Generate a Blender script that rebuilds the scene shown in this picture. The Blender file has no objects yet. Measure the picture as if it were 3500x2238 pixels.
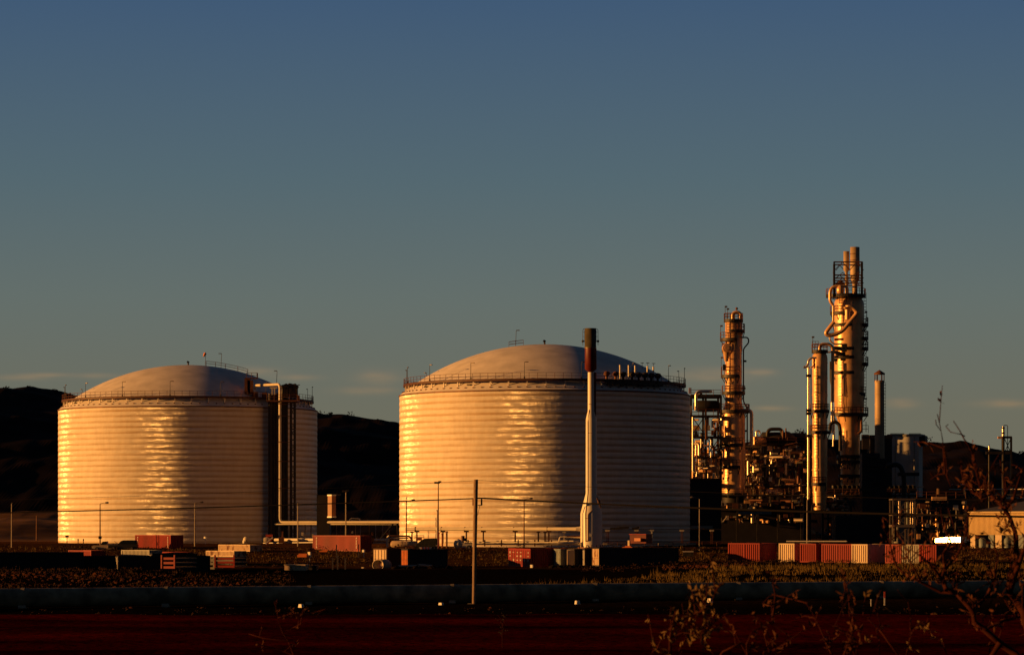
import bpy, math, random
from mathutils import Vector, Matrix, noise
R = math.radians
rnd = random.Random(7)
sc = bpy.context.scene
C = sc.collection

# ------------------------------------------------------------------ camera
FPX, HX, HY, HC = 10500.0, 1750.0, 1800.0, 6.2      # photo pixels: focal length, principal column, eye level row, eye height (m)
cam = bpy.data.cameras.new("camera"); cam_o = bpy.data.objects.new("camera", cam); C.objects.link(cam_o)
cam.sensor_width = 36.0; cam.lens = FPX/3500*36.0
cam.shift_y = (HY-1119)/3500.0
cam.clip_start = 0.5; cam.clip_end = 30000
cam_o.location = (0, 0, HC); cam_o.rotation_euler = (R(90), 0, 0)
cam.dof.use_dof = True; cam.dof.focus_distance = 540; cam.dof.aperture_fstop = 7.1
sc.camera = cam_o
sc.view_settings.view_transform = 'Standard'; sc.view_settings.look = 'None'
sc.view_settings.exposure = 0.14; sc.view_settings.gamma = 1.0

# ------------------------------------------------------------------ sun and sky
SUN_AZ, SUN_EL = 84.5, 6.5                           # degrees: to the left of the view axis behind the camera, height
sdir = Vector((-math.sin(R(SUN_AZ))*math.cos(R(SUN_EL)), -math.cos(R(SUN_AZ))*math.cos(R(SUN_EL)), math.sin(R(SUN_EL))))
sun = bpy.data.lights.new("sun", 'SUN'); sun.energy = 5.0; sun.angle = R(0.55); sun.color = (1.0, 0.43, 0.095)
sun_o = bpy.data.objects.new("sun", sun); C.objects.link(sun_o)
sun_o.rotation_euler = sdir.to_track_quat('Z', 'Y').to_euler(); sun_o.location = sdir*300

world = bpy.data.worlds.new("World"); sc.world = world; world.use_nodes = True
wn, wl = world.node_tree.nodes, world.node_tree.links
for n in list(wn): wn.remove(n)
def wnode(t, **k):
    n = wn.new(t)
    for a, b in k.items(): setattr(n, a, b)
    return n
def wmath(op, a, b=None, c=None):
    n = wnode('ShaderNodeMath', operation=op)
    for i, q in enumerate((a, b, c)):
        if q is None: continue
        if isinstance(q, (int, float)): n.inputs[i].default_value = q
        else: wl.new(q, n.inputs[i])
    return n.outputs[0]
tc = wnode('ShaderNodeTexCoord'); sep = wnode('ShaderNodeSeparateXYZ'); wl.new(tc.outputs['Generated'], sep.inputs[0])
DX, DY, DZ = sep.outputs
ramp = wnode('ShaderNodeValToRGB'); wl.new(DZ, ramp.inputs[0])
stops = [(0.0, (.138, .128, .090)), (.036, (.134, .134, .100)), (.073, (.112, .139, .129)), (.112, (.077, .122, .146)),
         (.168, (.045, .089, .160)), (.26, (.028, .054, .105)), (.45, (.014, .027, .054)), (1.0, (.009, .016, .033))]
el = ramp.color_ramp.elements
el[0].position = stops[0][0]; el[0].color = stops[0][1]+(1,)
el[1].position = stops[-1][0]; el[1].color = stops[-1][1]+(1,)
for p, c in stops[1:-1]:
    e = el.new(p); e.color = c+(1,)
# darker towards the side of the sky away from the view and the sunset (dimmed to deepen the shaded faces)
azf = wmath('ADD', wmath('MULTIPLY', wmath('MAXIMUM', wmath('MINIMUM', DY, 1.0), -1.0), 0.37), 0.63)
azf = wmath('MINIMUM', azf, 1.0)
anti = wnode('ShaderNodeMapRange', interpolation_type='SMOOTHSTEP'); wl.new(DX, anti.inputs[0])      # sky dimmed away from the sunset to darken right-hand faces
for i_, v_ in ((1, .2), (2, .75), (3, 1.0), (4, .6)): anti.inputs[i_].default_value = v_
azf = wmath('MULTIPLY', azf, anti.outputs[0])
sky = wnode('ShaderNodeTexSky', sky_type='NISHITA'); sky.sun_disc = False
sky.sun_elevation = R(SUN_EL); sky.sun_rotation = R(180+SUN_AZ)
skym = wnode('ShaderNodeMix', data_type='RGBA', blend_type='MULTIPLY'); skym.inputs[0].default_value = 1.0
wl.new(ramp.outputs[0], skym.inputs[6]); wl.new(azf, skym.inputs[7])
nis = wnode('ShaderNodeMix', data_type='RGBA', blend_type='ADD'); nis.inputs[0].default_value = 0.0015
wl.new(skym.outputs[2], nis.inputs[6]); wl.new(sky.outputs[0], nis.inputs[7])
# thin wisps of evening cloud low over the hills
cu = wmath('DIVIDE', DX, wmath('MAXIMUM', DY, 0.05)); cv = wmath('DIVIDE', DZ, wmath('MAXIMUM', DY, 0.05))
blobs = [(75, 1290, 75, 8), (160, 1281, 60, 6), (330, 1284, 70, 7), (850, 1270, 80, 13), (1010, 1290, 60, 8), (1290, 1288, 60, 20),
         (1255, 1335, 80, 10), (2430, 1282, 110, 20), (2600, 1272, 40, 9), (3080, 1378, 42, 13), (3440, 1379, 80, 11), (2640, 1395, 50, 7)]
tot = None
for bx_, by_, sx_, sy_ in blobs:
    du = wmath('DIVIDE', wmath('SUBTRACT', cu, (bx_-HX)/FPX), sx_/FPX); dv = wmath('DIVIDE', wmath('SUBTRACT', cv, (HY-by_)/FPX), sy_/FPX)
    g = wmath('POWER', 2.718, wmath('MULTIPLY', wmath('ADD', wmath('MULTIPLY', du, du), wmath('MULTIPLY', dv, dv)), -0.7))
    tot = g if tot is None else wmath('ADD', tot, g)
cmb = wnode('ShaderNodeCombineXYZ'); wl.new(wmath('MULTIPLY', cu, 90), cmb.inputs[0]); wl.new(wmath('MULTIPLY', cv, 420), cmb.inputs[1])
cn = wnode('ShaderNodeTexNoise'); cn.inputs['Scale'].default_value = 1.0; cn.inputs['Detail'].default_value = 5; wl.new(cmb.outputs[0], cn.inputs['Vector'])
cm = wmath('MULTIPLY', wmath('MULTIPLY', tot, wmath('MULTIPLY', cn.outputs[0], 1.7)), wmath('GREATER_THAN', DY, 0.1))
cl = wnode('ShaderNodeMix', data_type='RGBA', blend_type='ADD'); wl.new(cm, cl.inputs[0])
wl.new(nis.outputs[2], cl.inputs[6]); cl.inputs[7].default_value = (.070, .026, -.004, 1)
bg = wnode('ShaderNodeBackground'); bg.inputs[1].default_value = 1.0; wl.new(cl.outputs[2], bg.inputs[0])
wo = wnode('ShaderNodeOutputWorld'); wl.new(bg.outputs[0], wo.inputs[0])

# ------------------------------------------------------------------ helpers
def W(x, y, D): return Vector(((x-HX)*D/FPX, D, HC+(HY-y)*D/FPX))
def PX(n, D): return n*D/FPX
def sstep(a, b, x):
    t = max(0.0, min(1.0, (x-a)/(b-a))); return t*t*(3-2*t)
def lerp_list(L, x):
    if x <= L[0][0]: return L[0][1]
    for (a, p), (b, q) in zip(L, L[1:]):
        if x <= b: return p+(q-p)*(x-a)/(b-a)
    return L[-1][1]

MATS = {}
def mat(name, col, rough=0.6, metal=0.0, spec=0.5, var=0.0, vscale=1.0, bump=0.0, bscale=4.0, col2=None, stretch=(1, 1, 1), detail=6, thr=None):
    m = bpy.data.materials.new(name); m.use_nodes = True
    nt = m.node_tree; b = nt.nodes['Principled BSDF']
    b.inputs['Base Color'].default_value = tuple(col)+(1,)
    b.inputs['Roughness'].default_value = rough; b.inputs['Metallic'].default_value = metal
    b.inputs['Specular IOR Level'].default_value = spec
    if var > 0 or col2 or bump > 0:
        t = nt.nodes.new('ShaderNodeTexCoord'); mp = nt.nodes.new('ShaderNodeMapping'); mp.inputs['Scale'].default_value = stretch
        nt.links.new(t.outputs['Object'], mp.inputs[0])
    if var > 0 or col2:
        n = nt.nodes.new('ShaderNodeTexNoise'); n.inputs['Scale'].default_value = vscale; n.inputs['Detail'].default_value = detail
        nt.links.new(mp.outputs[0], n.inputs['Vector'])
        rp = nt.nodes.new('ShaderNodeValToRGB'); nt.links.new(n.outputs[0], rp.inputs[0])
        c2 = col2 if col2 else tuple(c*(1-var) for c in col)
        c1 = col if col2 else tuple(min(1, c*(1+var)) for c in col)
        lo, hi = thr or (.32, .68)
        rp.color_ramp.elements[0].position = lo; rp.color_ramp.elements[1].position = hi
        rp.color_ramp.elements[0].color = tuple(c2)+(1,); rp.color_ramp.elements[1].color = tuple(c1)+(1,)
        nt.links.new(rp.outputs[0], b.inputs['Base Color'])
    if bump > 0:
        n2 = nt.nodes.new('ShaderNodeTexNoise'); n2.inputs['Scale'].default_value = bscale; n2.inputs['Detail'].default_value = 4
        nt.links.new(mp.outputs[0], n2.inputs['Vector'])
        bp = nt.nodes.new('ShaderNodeBump'); bp.inputs['Strength'].default_value = bump; bp.inputs['Distance'].default_value = 0.1
        nt.links.new(n2.outputs[0], bp.inputs['Height']); nt.links.new(bp.outputs[0], b.inputs['Normal'])
    MATS[name] = m
    return m

mat('roof_paint', (.82, .75, .68), .65, 0, .2, .13, .35, .06, 1.2)
mat('white_paint', (.78, .72, .58), .4, 0, .4, .06, .8)
mat('dark_steel', (.035, .028, .024), .55, .2, .4, .3, .8)
mat('rust_steel', (.16, .06, .028), .6, .2, .4, .35, .9)
mat('grey_steel', (.20, .16, .13), .5, .3, .5, .2, .9)
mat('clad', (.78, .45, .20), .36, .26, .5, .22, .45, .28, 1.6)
mat('pipe_clad', (.80, .66, .48), .30, .6, .5, .12, .7, .08, 4)
mat('pipe_paint', (.70, .62, .46), .42, 0, .5, .08, .8)
mat('red_paint', (.27, .012, .004), .55, 0, .4, .22, .5, 0, 1, None, (1, 1, .4))
mat('red_flare', (.11, .008, .005), .5, .1, .4, .3, .6)
mat('flare_tip', (.16, .13, .07), .5, .4, .4, .3, .8)
mat('orange_paint', (.48, .12, .02), .5, 0, .4, .2, .7)
mat('cream_paint', (.66, .50, .32), .55, 0, .4, .15, .9, 0, 1, None, (1, 1, .4))
mat('cream_rust_shade', (.62, .45, .28), .6, 0, .4, 0, 1.6, 0, 1, (.22, .08, .03), (1, 1, .6), 6, (.36, .46))  # rusty cream; on the left containers it also stands in for shade
mat('plant_grey', (.62, .60, .56), .7, 0, .2, .1, .5)
mat('grey_paint', (.34, .33, .28), .55, 0, .4, .2, .6)
mat('blue_paint', (.17, .21, .22), .55, 0, .4, .2, .8)
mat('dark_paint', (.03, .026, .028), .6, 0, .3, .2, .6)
mat('black_rubber', (.015, .015, .015), .8)
mat('glass', (.02, .025, .03), .08, 0, .6)
mat('lamp_glass', (.75, .72, .62), .25, 0, .5)
mat('concrete', (.46, .38, .29), .85, 0, .2, .2, 1.0, .25, 6)
mat('mark_white', (.78, .74, .66), .55)
mat('galv', (.36, .32, .28), .4, .7, .5, .15, 1.0)
mat('wood', (.30, .20, .13), .8, 0, .2, .3, 1.2, .3, 6, None, (6, 6, .5))
mat('tarp', (.045, .042, .03), .7, 0, .3, .4, .9, .4, 2)
mat('shed_dark', (.05, .045, .045), .55, 0, .4, .2, .3)
mat('shed_cream', (.70, .52, .27), .5, 0, .3, .06, .6)
mat('roof_dark', (.06, .055, .055), .6, 0, .3, .15, .4)
mat('rock', (.055, .017, .007), .9, 0, .1, .6, .35)
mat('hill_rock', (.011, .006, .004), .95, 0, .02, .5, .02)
mat('low_hill', (.17, .08, .022), .95, 0, .05, .6, .035, .5, .08)
mat('dirt_mound', (.012, .008, .006), .95, 0, .05, .4, .3, .4, 2)
mat('bark', (.045, .011, .004), .85, 0, .05, .3, 8)
mat('bird_feather', (.09, .035, .02), .8)
mat('water_pipe', (.27, .215, .13), .7, 0, .3, .55, .7, .3, 2)
mat('bright_metal', (.92, .90, .84), .24, 1.0)
mat('weathered', (.46, .33, .20), .6, .1, .3, .15, .6)
mat('brown_shade_paint', (.075, .022, .012), .6, 0, .3, .2, .6)  # container body colour with the shade of its long side painted in
mat('label_white', (.46, .36, .30), .6)
mat('panel_brown', (.33, .13, .045), .5, 0, .4, .15, .6)
mat('walkway_steel', (.085, .032, .014), .6, .1, .4, .3, .9)
mat('cable', (.010, .008, .007), .9, 0, .05)
mat('vent_red', (.5, .07, .03), .6)

class MB:
    def __init__(s): s.v = []; s.f = []; s.s = []
    def add(s, vs, fs, smooth=False):
        o = len(s.v); s.v += [tuple(p) for p in vs]; s.f += [tuple(i+o for i in f) for f in fs]; s.s += [smooth]*len(fs); return s
    def box(s, c, d, rz=0.0):
        hx, hy, hz = d[0]/2, d[1]/2, d[2]/2; cs, sn = math.cos(rz), math.sin(rz); vs = []
        for z in (-hz, hz):
            for x, y in ((-hx, -hy), (hx, -hy), (hx, hy), (-hx, hy)):
                vs.append((c[0]+x*cs-y*sn, c[1]+x*sn+y*cs, c[2]+z))
        return s.add(vs, [(3, 2, 1, 0), (4, 5, 6, 7), (0, 1, 5, 4), (1, 2, 6, 5), (2, 3, 7, 6), (3, 0, 4, 7)])
    def beam(s, a, b, w, h=None):
        h = h or w; a = Vector(a); b = Vector(b); d = (b-a).normalized()
        up = Vector((0, 0, 1)) if abs(d.z) < .9 else Vector((0, 1, 0))
        x = d.cross(up).normalized(); y = x.cross(d).normalized(); vs = []
        for p in (a, b):
            for i, j in ((-1, -1), (1, -1), (1, 1), (-1, 1)): vs.append(p+x*(w/2*i)+y*(h/2*j))
        return s.add(vs, [(0, 1, 2, 3), (7, 6, 5, 4), (0, 4, 5, 1), (1, 5, 6, 2), (2, 6, 7, 3), (3, 7, 4, 0)])
    def tube(s, pts, r, n=8, cap=True):
        pts = [Vector(p) for p in pts]; m = len(pts); rs = r if isinstance(r, (list, tuple)) else [r]*m
        T = []
        for i in range(m):
            t = (pts[min(i+1, m-1)]-pts[max(i-1, 0)]); T.append(t.normalized() if t.length > 1e-9 else Vector((0, 0, 1)))
        up = Vector((0, 0, 1)) if abs(T[0].z) < .9 else Vector((1, 0, 0)); x = T[0].cross(up).normalized(); vs = []
        for i in range(m):
            x = (x-T[i]*x.dot(T[i])).normalized(); y = T[i].cross(x)
            for k in range(n):
                a = 2*math.pi*k/n; vs.append(pts[i]+x*(rs[i]*math.cos(a))+y*(rs[i]*math.sin(a)))
        fs = [(i*n+k, i*n+(k+1) % n, (i+1)*n+(k+1) % n, (i+1)*n+k) for i in range(m-1) for k in range(n)]
        s.add(vs, fs, n > 5)
        if cap:
            s.add(vs[:n], [tuple(range(n-1, -1, -1))]); s.add(vs[-n:], [tuple(range(n))])
        return s
    def lathe(s, prof, c=(0, 0, 0), n=32, a0=0.0, a1=360.0, smooth=True, cap=False):
        full = abs(a1-a0) >= 359.9; m = n if full else n+1; vs = []
        for r, z in prof:
            for k in range(m):
                a = R(a0+(a1-a0)*k/n); vs.append((c[0]+r*math.sin(a), c[1]-r*math.cos(a), c[2]+z))
        fs = []
        for i in range(len(prof)-1):
            for k in range(n):
                k2 = (k+1) % m
                fs.append((i*m+k, i*m+k2, (i+1)*m+k2, (i+1)*m+k))
        s.add(vs, fs, smooth)
        if cap and full:
            if prof[-1][0] > 1e-6: s.add(vs[-m:], [tuple(range(m))])
            if prof[0][0] > 1e-6: s.add(vs[:m], [tuple(range(m-1, -1, -1))])
        return s
    def loft(s, cs, rs, n=32):        # horizontal rings about given centres, closed at both ends
        vs = [(c[0]+r*math.sin(2*math.pi*k/n), c[1]-r*math.cos(2*math.pi*k/n), c[2]) for c, r in zip(cs, rs) for k in range(n)]
        s.add(vs, [(i*n+k, i*n+(k+1) % n, (i+1)*n+(k+1) % n, (i+1)*n+k) for i in range(len(cs)-1) for k in range(n)], True)
        s.add(vs[:n], [tuple(range(n-1, -1, -1))]); return s.add(vs[-n:], [tuple(range(n))])
    def ball(s, c, r, n=12, sz=1.0):
        k = max(4, n//2)
        return s.lathe([(r*math.sin(math.pi*i/k)+1e-5, -r*sz*math.cos(math.pi*i/k)) for i in range(k+1)], c, n)
    def arc_slab(s, c, ri, ro, z0, z1, a0, a1, n=24):
        full = abs(a1-a0) >= 359.9
        s.lathe([(ri, z0), (ro, z0), (ro, z1), (ri, z1), (ri, z0)], c, n, a0, a1, False)
        if not full:
            for a, rev in ((a0, 0), (a1, 1)):
                sn, cs = math.sin(R(a)), -math.cos(R(a))
                q = [(c[0]+r*sn, c[1]+r*cs, c[2]+z) for r, z in ((ri, z0), (ro, z0), (ro, z1), (ri, z1))]
                s.add(q, [(3, 2, 1, 0) if rev else (0, 1, 2, 3)])
        return s
    def prism(s, poly, a, b):       # poly in a plane: list of Vectors at one end, moved by vector b-a to the other
        d = Vector(b)-Vector(a); n = len(poly); vs = [Vector(p) for p in poly]+[Vector(p)+d for p in poly]
        fs = [tuple(range(n-1, -1, -1)), tuple(range(n, 2*n))]+[(i, (i+1) % n, n+(i+1) % n, n+i) for i in range(n)]
        return s.add(vs, fs)
    def build(s, name, m, parent=None, loc=None, local=False):
        off = Vector((0, 0, 0))
        if not local:
            off = ORG[parent.name] if parent is not None else Vector(loc or (0, 0, 0))
        me = bpy.data.meshes.new(name)
        me.from_pydata([(v[0]-off[0], v[1]-off[1], v[2]-off[2]) for v in s.v], [], s.f)
        me.polygons.foreach_set('use_smooth', s.s); me.update()
        mm = m if isinstance(m, (list, tuple)) else [m]
        for q in mm: me.materials.append(MATS[q] if isinstance(q, str) else q)
        o = bpy.data.objects.new(name, me); C.objects.link(o)
        if parent is not None: o.parent = parent; ORG[o.name] = ORG[parent.name]
        else: o.location = off if not local else (loc or (0, 0, 0)); ORG[o.name] = Vector(o.location)
        return o
ORG = {}
def thing(name, label, cat, loc, group=None, rz=0.0):
    o = bpy.data.objects.new(name, None); C.objects.link(o); o.empty_display_size = .5
    o.location = loc; o.rotation_euler = (0, 0, rz); o['label'] = label; o['category'] = cat
    if group: o['group'] = group
    ORG[o.name] = Vector(loc); return o
def tag(o, label, cat, group=None):
    o['label'] = label; o['category'] = cat
    if group: o['group'] = group
    return o
def dup(root, loc, rz=None, label=None, group=None):
    r = root.copy(); C.objects.link(r); r.location = loc
    if rz is not None: r.rotation_euler = (0, 0, rz)
    if label: r['label'] = label
    if group: r['group'] = group
    for ch in list(root.children):
        c = ch.copy(); C.objects.link(c); c.parent = r
        for g in list(ch.children):
            d = g.copy(); C.objects.link(d); d.parent = c
    return r
def clone_part(p, rz=0.0, off=None):     # copy of a part (and its sub-parts) under the same thing, turned about the thing's origin
    c = p.copy(); C.objects.link(c); c.parent = p.parent; c.rotation_euler = (0, 0, rz); ORG[c.name] = ORG[p.name]
    if off: c.location = off
    for g in list(p.children):
        d = g.copy(); C.objects.link(d); d.parent = c
    return c
def pp(D, pts): return [W(p[0], p[1], p[2] if len(p) > 2 else D) for p in pts]
def fillet(pts, rad, k=5):
    pts = [Vector(p) for p in pts]; out = [pts[0]]
    for a, b, c in zip(pts, pts[1:], pts[2:]):
        u = (a-b); v = (c-b); r = min(rad, u.length*.49, v.length*.49); p = b+u.normalized()*r; q = b+v.normalized()*r
        for i in range(k+1):
            t = i/k; out.append(p*(1-t)**2+b*2*t*(1-t)+q*t*t)
    out.append(pts[-1]); return out
def rail(mb, pts, h=1.1, r=.035, step=1.8):       # handrail with posts along a polyline of floor points
    pts = [Vector(p) for p in pts]
    for k in (h, h*.55): mb.tube([p+Vector((0, 0, k)) for p in pts], r, 5)
    acc = 0; last = None
    for a, b in zip(pts, pts[1:]):
        L = (b-a).length; n = max(1, round(L/step))
        for i in range(n+1):
            p = a+(b-a)*(i/n)
            if last is None or (p-last).length > step*.4: mb.tube([p, p+Vector((0, 0, h))], r, 5); last = p
def arcpts(c, r, z, a0, a1, n): return [Vector((c[0]+r*math.sin(R(a0+(a1-a0)*i/n)), c[1]-r*math.cos(R(a0+(a1-a0)*i/n)), z)) for i in range(n+1)]

# ------------------------------------------------------------------ ground
YP = [(-400, 4.4), (0, 4.6), (14, 4.5), (60, 1.4), (110, -.4), (160, -.55), (240, -.6), (246, -1.05), (255, -1.0), (260, -.72), (300, -.70), (312, -.45), (340, -.2), (385, .1), (425, .4), (445, .6), (480, 1.5), (512, 2.4), (535, 3.0), (900, 3.2), (3000, 4), (9000, 6)]
def gbase(X, Y):
    z = lerp_list(YP, Y)
    if 290 < Y < 500:
        z += sstep(-36, -50, X)*.70*sstep(318, 352, Y)*sstep(415, 385, Y)                 # rubble bank on the left
        z += sstep(-4, 38, X)*1.55*sstep(318, 350, Y)*sstep(400, 372, Y)                   # grassy bank on the right
        z += sstep(10, 30, X)*.85*sstep(372, 402, Y)*sstep(475, 440, Y)
    return z
def gz(X, Y):
    z = gbase(X, Y)
    a = .12 if Y < 520 else .05
    z += a*(noise.noise(Vector((X*.11, Y*.11, 0))))+.05*noise.noise(Vector((X*.5, Y*.5, 3)))
    return z
def on_ground(x, D): X = (x-HX)*D/FPX; return Vector((X, D, gz(X, D)))
ys = [-400, -200, -60, -10, 0, 6, 12, 20, 28, 36, 45, 55, 65, 80, 100, 120, 135]; y = 145.0
while y < 560: ys.append(y); y += 1.6 if y < 300 else 2.2
ys += [575, 600, 640, 700, 800, 950, 1200, 1600, 2200, 3000, 4500, 7000, 9000]
xs = [-9000, -5000, -2500, -1200, -700, -450, -300, -220, -170, -140]; x = -118.0
while x < 118: xs.append(x); x += 1.5
xs += [118, 140, 170, 220, 300, 450, 700, 1200, 2500, 5000, 9000]
mb = MB(); nx = len(xs)
mb.add([(X, Y, gz(X, Y)) for Y in ys for X in xs], [(j*nx+i, j*nx+i+1, (j+1)*nx+i+1, (j+1)*nx+i) for j in range(len(ys)-1) for i in range(nx-1)], True)
gm = bpy.data.materials.new('ground_soil'); gm.use_nodes = True; nt = gm.node_tree; b = nt.nodes['Principled BSDF']
b.inputs['Roughness'].default_value = .95; b.inputs['Specular IOR Level'].default_value = 0
def gn(t): return nt.nodes.new(t)
g_tc = gn('ShaderNodeTexCoord'); g_n = gn('ShaderNodeTexNoise'); g_n.inputs['Scale'].default_value = .07; g_n.inputs['Detail'].default_value = 8
g_m = gn('ShaderNodeMapping'); g_m.inputs['Scale'].default_value = (.35, 1, 1); nt.links.new(g_tc.outputs['Object'], g_m.inputs[0]); nt.links.new(g_m.outputs[0], g_n.inputs[0])
g_r = gn('ShaderNodeValToRGB'); nt.links.new(g_n.outputs[0], g_r.inputs[0])
for e, p, c in zip(g_r.color_ramp.elements, (.35, .65), ((.012, .0006, .0002, 1), (.085, .0036, .0009, 1))): e.position = p; e.color = c
# soil by distance from the road: red clay field, shade of ditch and berm painted in black, brown yard
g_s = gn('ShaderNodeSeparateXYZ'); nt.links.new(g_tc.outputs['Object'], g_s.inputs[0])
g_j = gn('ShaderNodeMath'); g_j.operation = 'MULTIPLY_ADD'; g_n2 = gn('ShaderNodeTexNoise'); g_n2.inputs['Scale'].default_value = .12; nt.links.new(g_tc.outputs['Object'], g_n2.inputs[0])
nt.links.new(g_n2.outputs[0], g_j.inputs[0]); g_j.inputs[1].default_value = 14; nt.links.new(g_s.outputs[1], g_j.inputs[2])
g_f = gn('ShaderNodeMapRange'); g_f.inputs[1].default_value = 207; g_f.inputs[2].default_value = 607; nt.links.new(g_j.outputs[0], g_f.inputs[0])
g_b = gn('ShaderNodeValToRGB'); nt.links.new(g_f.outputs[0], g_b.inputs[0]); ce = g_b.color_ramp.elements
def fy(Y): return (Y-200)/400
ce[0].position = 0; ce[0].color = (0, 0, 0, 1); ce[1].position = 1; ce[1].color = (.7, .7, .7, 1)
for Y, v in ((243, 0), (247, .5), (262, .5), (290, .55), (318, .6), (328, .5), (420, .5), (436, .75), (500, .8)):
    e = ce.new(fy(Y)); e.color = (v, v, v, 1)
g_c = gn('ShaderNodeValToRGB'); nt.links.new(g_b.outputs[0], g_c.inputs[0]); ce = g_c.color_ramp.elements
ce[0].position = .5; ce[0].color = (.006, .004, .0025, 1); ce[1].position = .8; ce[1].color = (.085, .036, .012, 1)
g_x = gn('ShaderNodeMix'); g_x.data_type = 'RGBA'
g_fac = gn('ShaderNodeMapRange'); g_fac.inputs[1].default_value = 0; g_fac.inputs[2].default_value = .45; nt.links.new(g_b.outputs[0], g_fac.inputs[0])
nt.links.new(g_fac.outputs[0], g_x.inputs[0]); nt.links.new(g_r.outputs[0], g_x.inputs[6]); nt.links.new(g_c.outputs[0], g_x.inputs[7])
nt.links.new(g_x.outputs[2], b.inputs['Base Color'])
g_bn = gn('ShaderNodeTexNoise'); g_bn.inputs['Scale'].default_value = .9; g_bn.inputs['Detail'].default_value = 6; nt.links.new(g_tc.outputs['Object'], g_bn.inputs[0])
g_bp = gn('ShaderNodeBump'); g_bp.inputs['Strength'].default_value = .6; g_bp.inputs['Distance'].default_value = .25
nt.links.new(g_bn.outputs[0], g_bp.inputs['Height']); nt.links.new(g_bp.outputs[0], b.inputs['Normal'])
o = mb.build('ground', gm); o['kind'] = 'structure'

# ------------------------------------------------------------------ hills
def hill(prof, D, depth, base, m, seed, rough=1.0):
    mb = MB(); x0, x1 = prof[0][0], prof[-1][0]; n = int((x1-x0)/9); rows = []
    rows = [-1+k/26 for k in range(26)]+[0, .1, .3, .6, 1]
    vs = []
    for t in rows:
        for i in range(n+1):
            px = x0+(x1-x0)*i/n; top = W(px, lerp_list(prof, px), D); X = top.x*(1+t*depth/D*.15)
            h = math.cos(t*math.pi/2)**1.25 if t < 0 else 1-t*t
            z = base+(top.z-base)*h
            Y = D+t*depth; k = min(1, abs(t)*6)
            z += rough*(-abs(noise.noise(Vector((X*.012, Y*.012+seed, 1))))*14*k*(1-abs(t))+(noise.noise(Vector((X*.05, Y*.05+seed, 5)))*1.6+.6)*(.3+.7*k)-.6*(.3+.7*k)+noise.noise(Vector((X*.2, Y*.2, 9)))*.5)
            vs.append((X, D+t*depth, z if abs(t) < 1 else base-3))
    m1 = n+1
    mb.add(vs, [(j*m1+i, j*m1+i+1, (j+1)*m1+i+1, (j+1)*m1+i) for j in range(len(rows)-1) for i in range(n)], False)
    o = mb.build('hill', m); o['kind'] = 'structure'; return vs
HL = [(-1500, 1380), (-900, 1330), (-300, 1305), (0, 1326), (60, 1326), (115, 1320), (150, 1328), (200, 1336), (250, 1350), (300, 1360), (450, 1385), (640, 1395), (900, 1406),
      (1084, 1410), (1108, 1418), (1175, 1415), (1240, 1426), (1300, 1435), (1365, 1448), (1500, 1475), (1700, 1520), (2000, 1570), (2300, 1640), (2450, 1700)]
HR = [(2150, 1700), (2350, 1590), (2500, 1525), (2600, 1500), (2650, 1482), (2725, 1477), (2750, 1486), (2790, 1497), (2900, 1503), (3050, 1508), (3168, 1510), (3200, 1513), (3260, 1516), (3320, 1522),
      (3370, 1546), (3410, 1556), (3460, 1558), (3500, 1548), (3700, 1530), (4200, 1560), (5200, 1650)]
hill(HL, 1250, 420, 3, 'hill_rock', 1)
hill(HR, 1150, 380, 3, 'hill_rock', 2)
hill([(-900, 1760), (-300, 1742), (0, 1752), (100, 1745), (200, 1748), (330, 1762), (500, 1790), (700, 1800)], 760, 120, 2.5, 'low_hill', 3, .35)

# ------------------------------------------------------------------ leaf-sized faces: grass, scrub
def leaf_mat(name, col, var, trans=.25):
    m = mat(name, col, .75, 0, .15, var, .35)
    m.node_tree.nodes['Principled BSDF'].inputs['Transmission Weight'].default_value = 0
    return m
leaf_mat('grass_dry', (.14, .085, .018), .6); leaf_mat('scrub_leaf', (.05, .022, .006), .6); leaf_mat('shrub_leaf', (.085, .026, .007), .6)
leaf_mat('pale_leaf', (.17, .10, .035), .7); leaf_mat('hill_scrub', (.012, .007, .004), .4)
def blades(mb, p, h, n, spread, w=.05):
    for _ in range(n):
        a = rnd.random()*6.283; q = Vector((p[0]+math.cos(a)*spread*rnd.random(), p[1]+math.sin(a)*spread*rnd.random(), p[2]-.05))
        b_ = rnd.random()*6.283; L = h*(.5+.7*rnd.random()); t = Vector((math.cos(b_)*L*.5*rnd.random(), math.sin(b_)*L*.5*rnd.random(), L)); s_ = Vector((math.sin(b_), -math.cos(b_), 0))*w
        mb.add([q-s_, q+s_, q+t], [(0, 1, 2)])
def clump(mb, p, r, h, n, w=.12):     # leafy mass: many small faces through a lumpy volume
    for _ in range(n):
        d = Vector((rnd.gauss(0, 1), rnd.gauss(0, 1), rnd.gauss(0, 1))).normalized()*(rnd.random()**.45)
        q = Vector((p[0]+d.x*r, p[1]+d.y*r, p[2]+h*.5+d.z*h*.5)); u = Vector((rnd.gauss(0, 1), rnd.gauss(0, 1), rnd.gauss(0, 1))).normalized()*w; v = u.orthogonal().normalized()*w*.6
        mb.add([q-u, q+v, q+u, q-v], [(0, 1, 2, 3)])
mb = MB()
def gpt(x, D): X = (x-HX)*D/FPX; return (X, D, gz(X, D))
for _ in range(5200):                                    # right-hand grassy bank
    D = rnd.uniform(322, 372); x = rnd.uniform(1700, 3560)
    if rnd.random() > sstep(1700, 2300, x)*.8+.2: continue
    if D > 335+sstep(1800, 2700, x)*40: continue
    q = gpt(x, D); k = noise.noise(Vector((q[0]*.13, q[1]*.2, 7)))
    if k < -.12+.25*(rnd.random()-.5): continue
    blades(mb, q, (.22+.55*rnd.random()**2)*(.8+1.1*max(0, k)), 8, .5, .035)
for _ in range(0):
    D = rnd.uniform(318, 370); x = rnd.uniform(-40, 1000); blades(mb, gpt(x, D), .15+.35*rnd.random()**2, 6, .5, .03)
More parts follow.
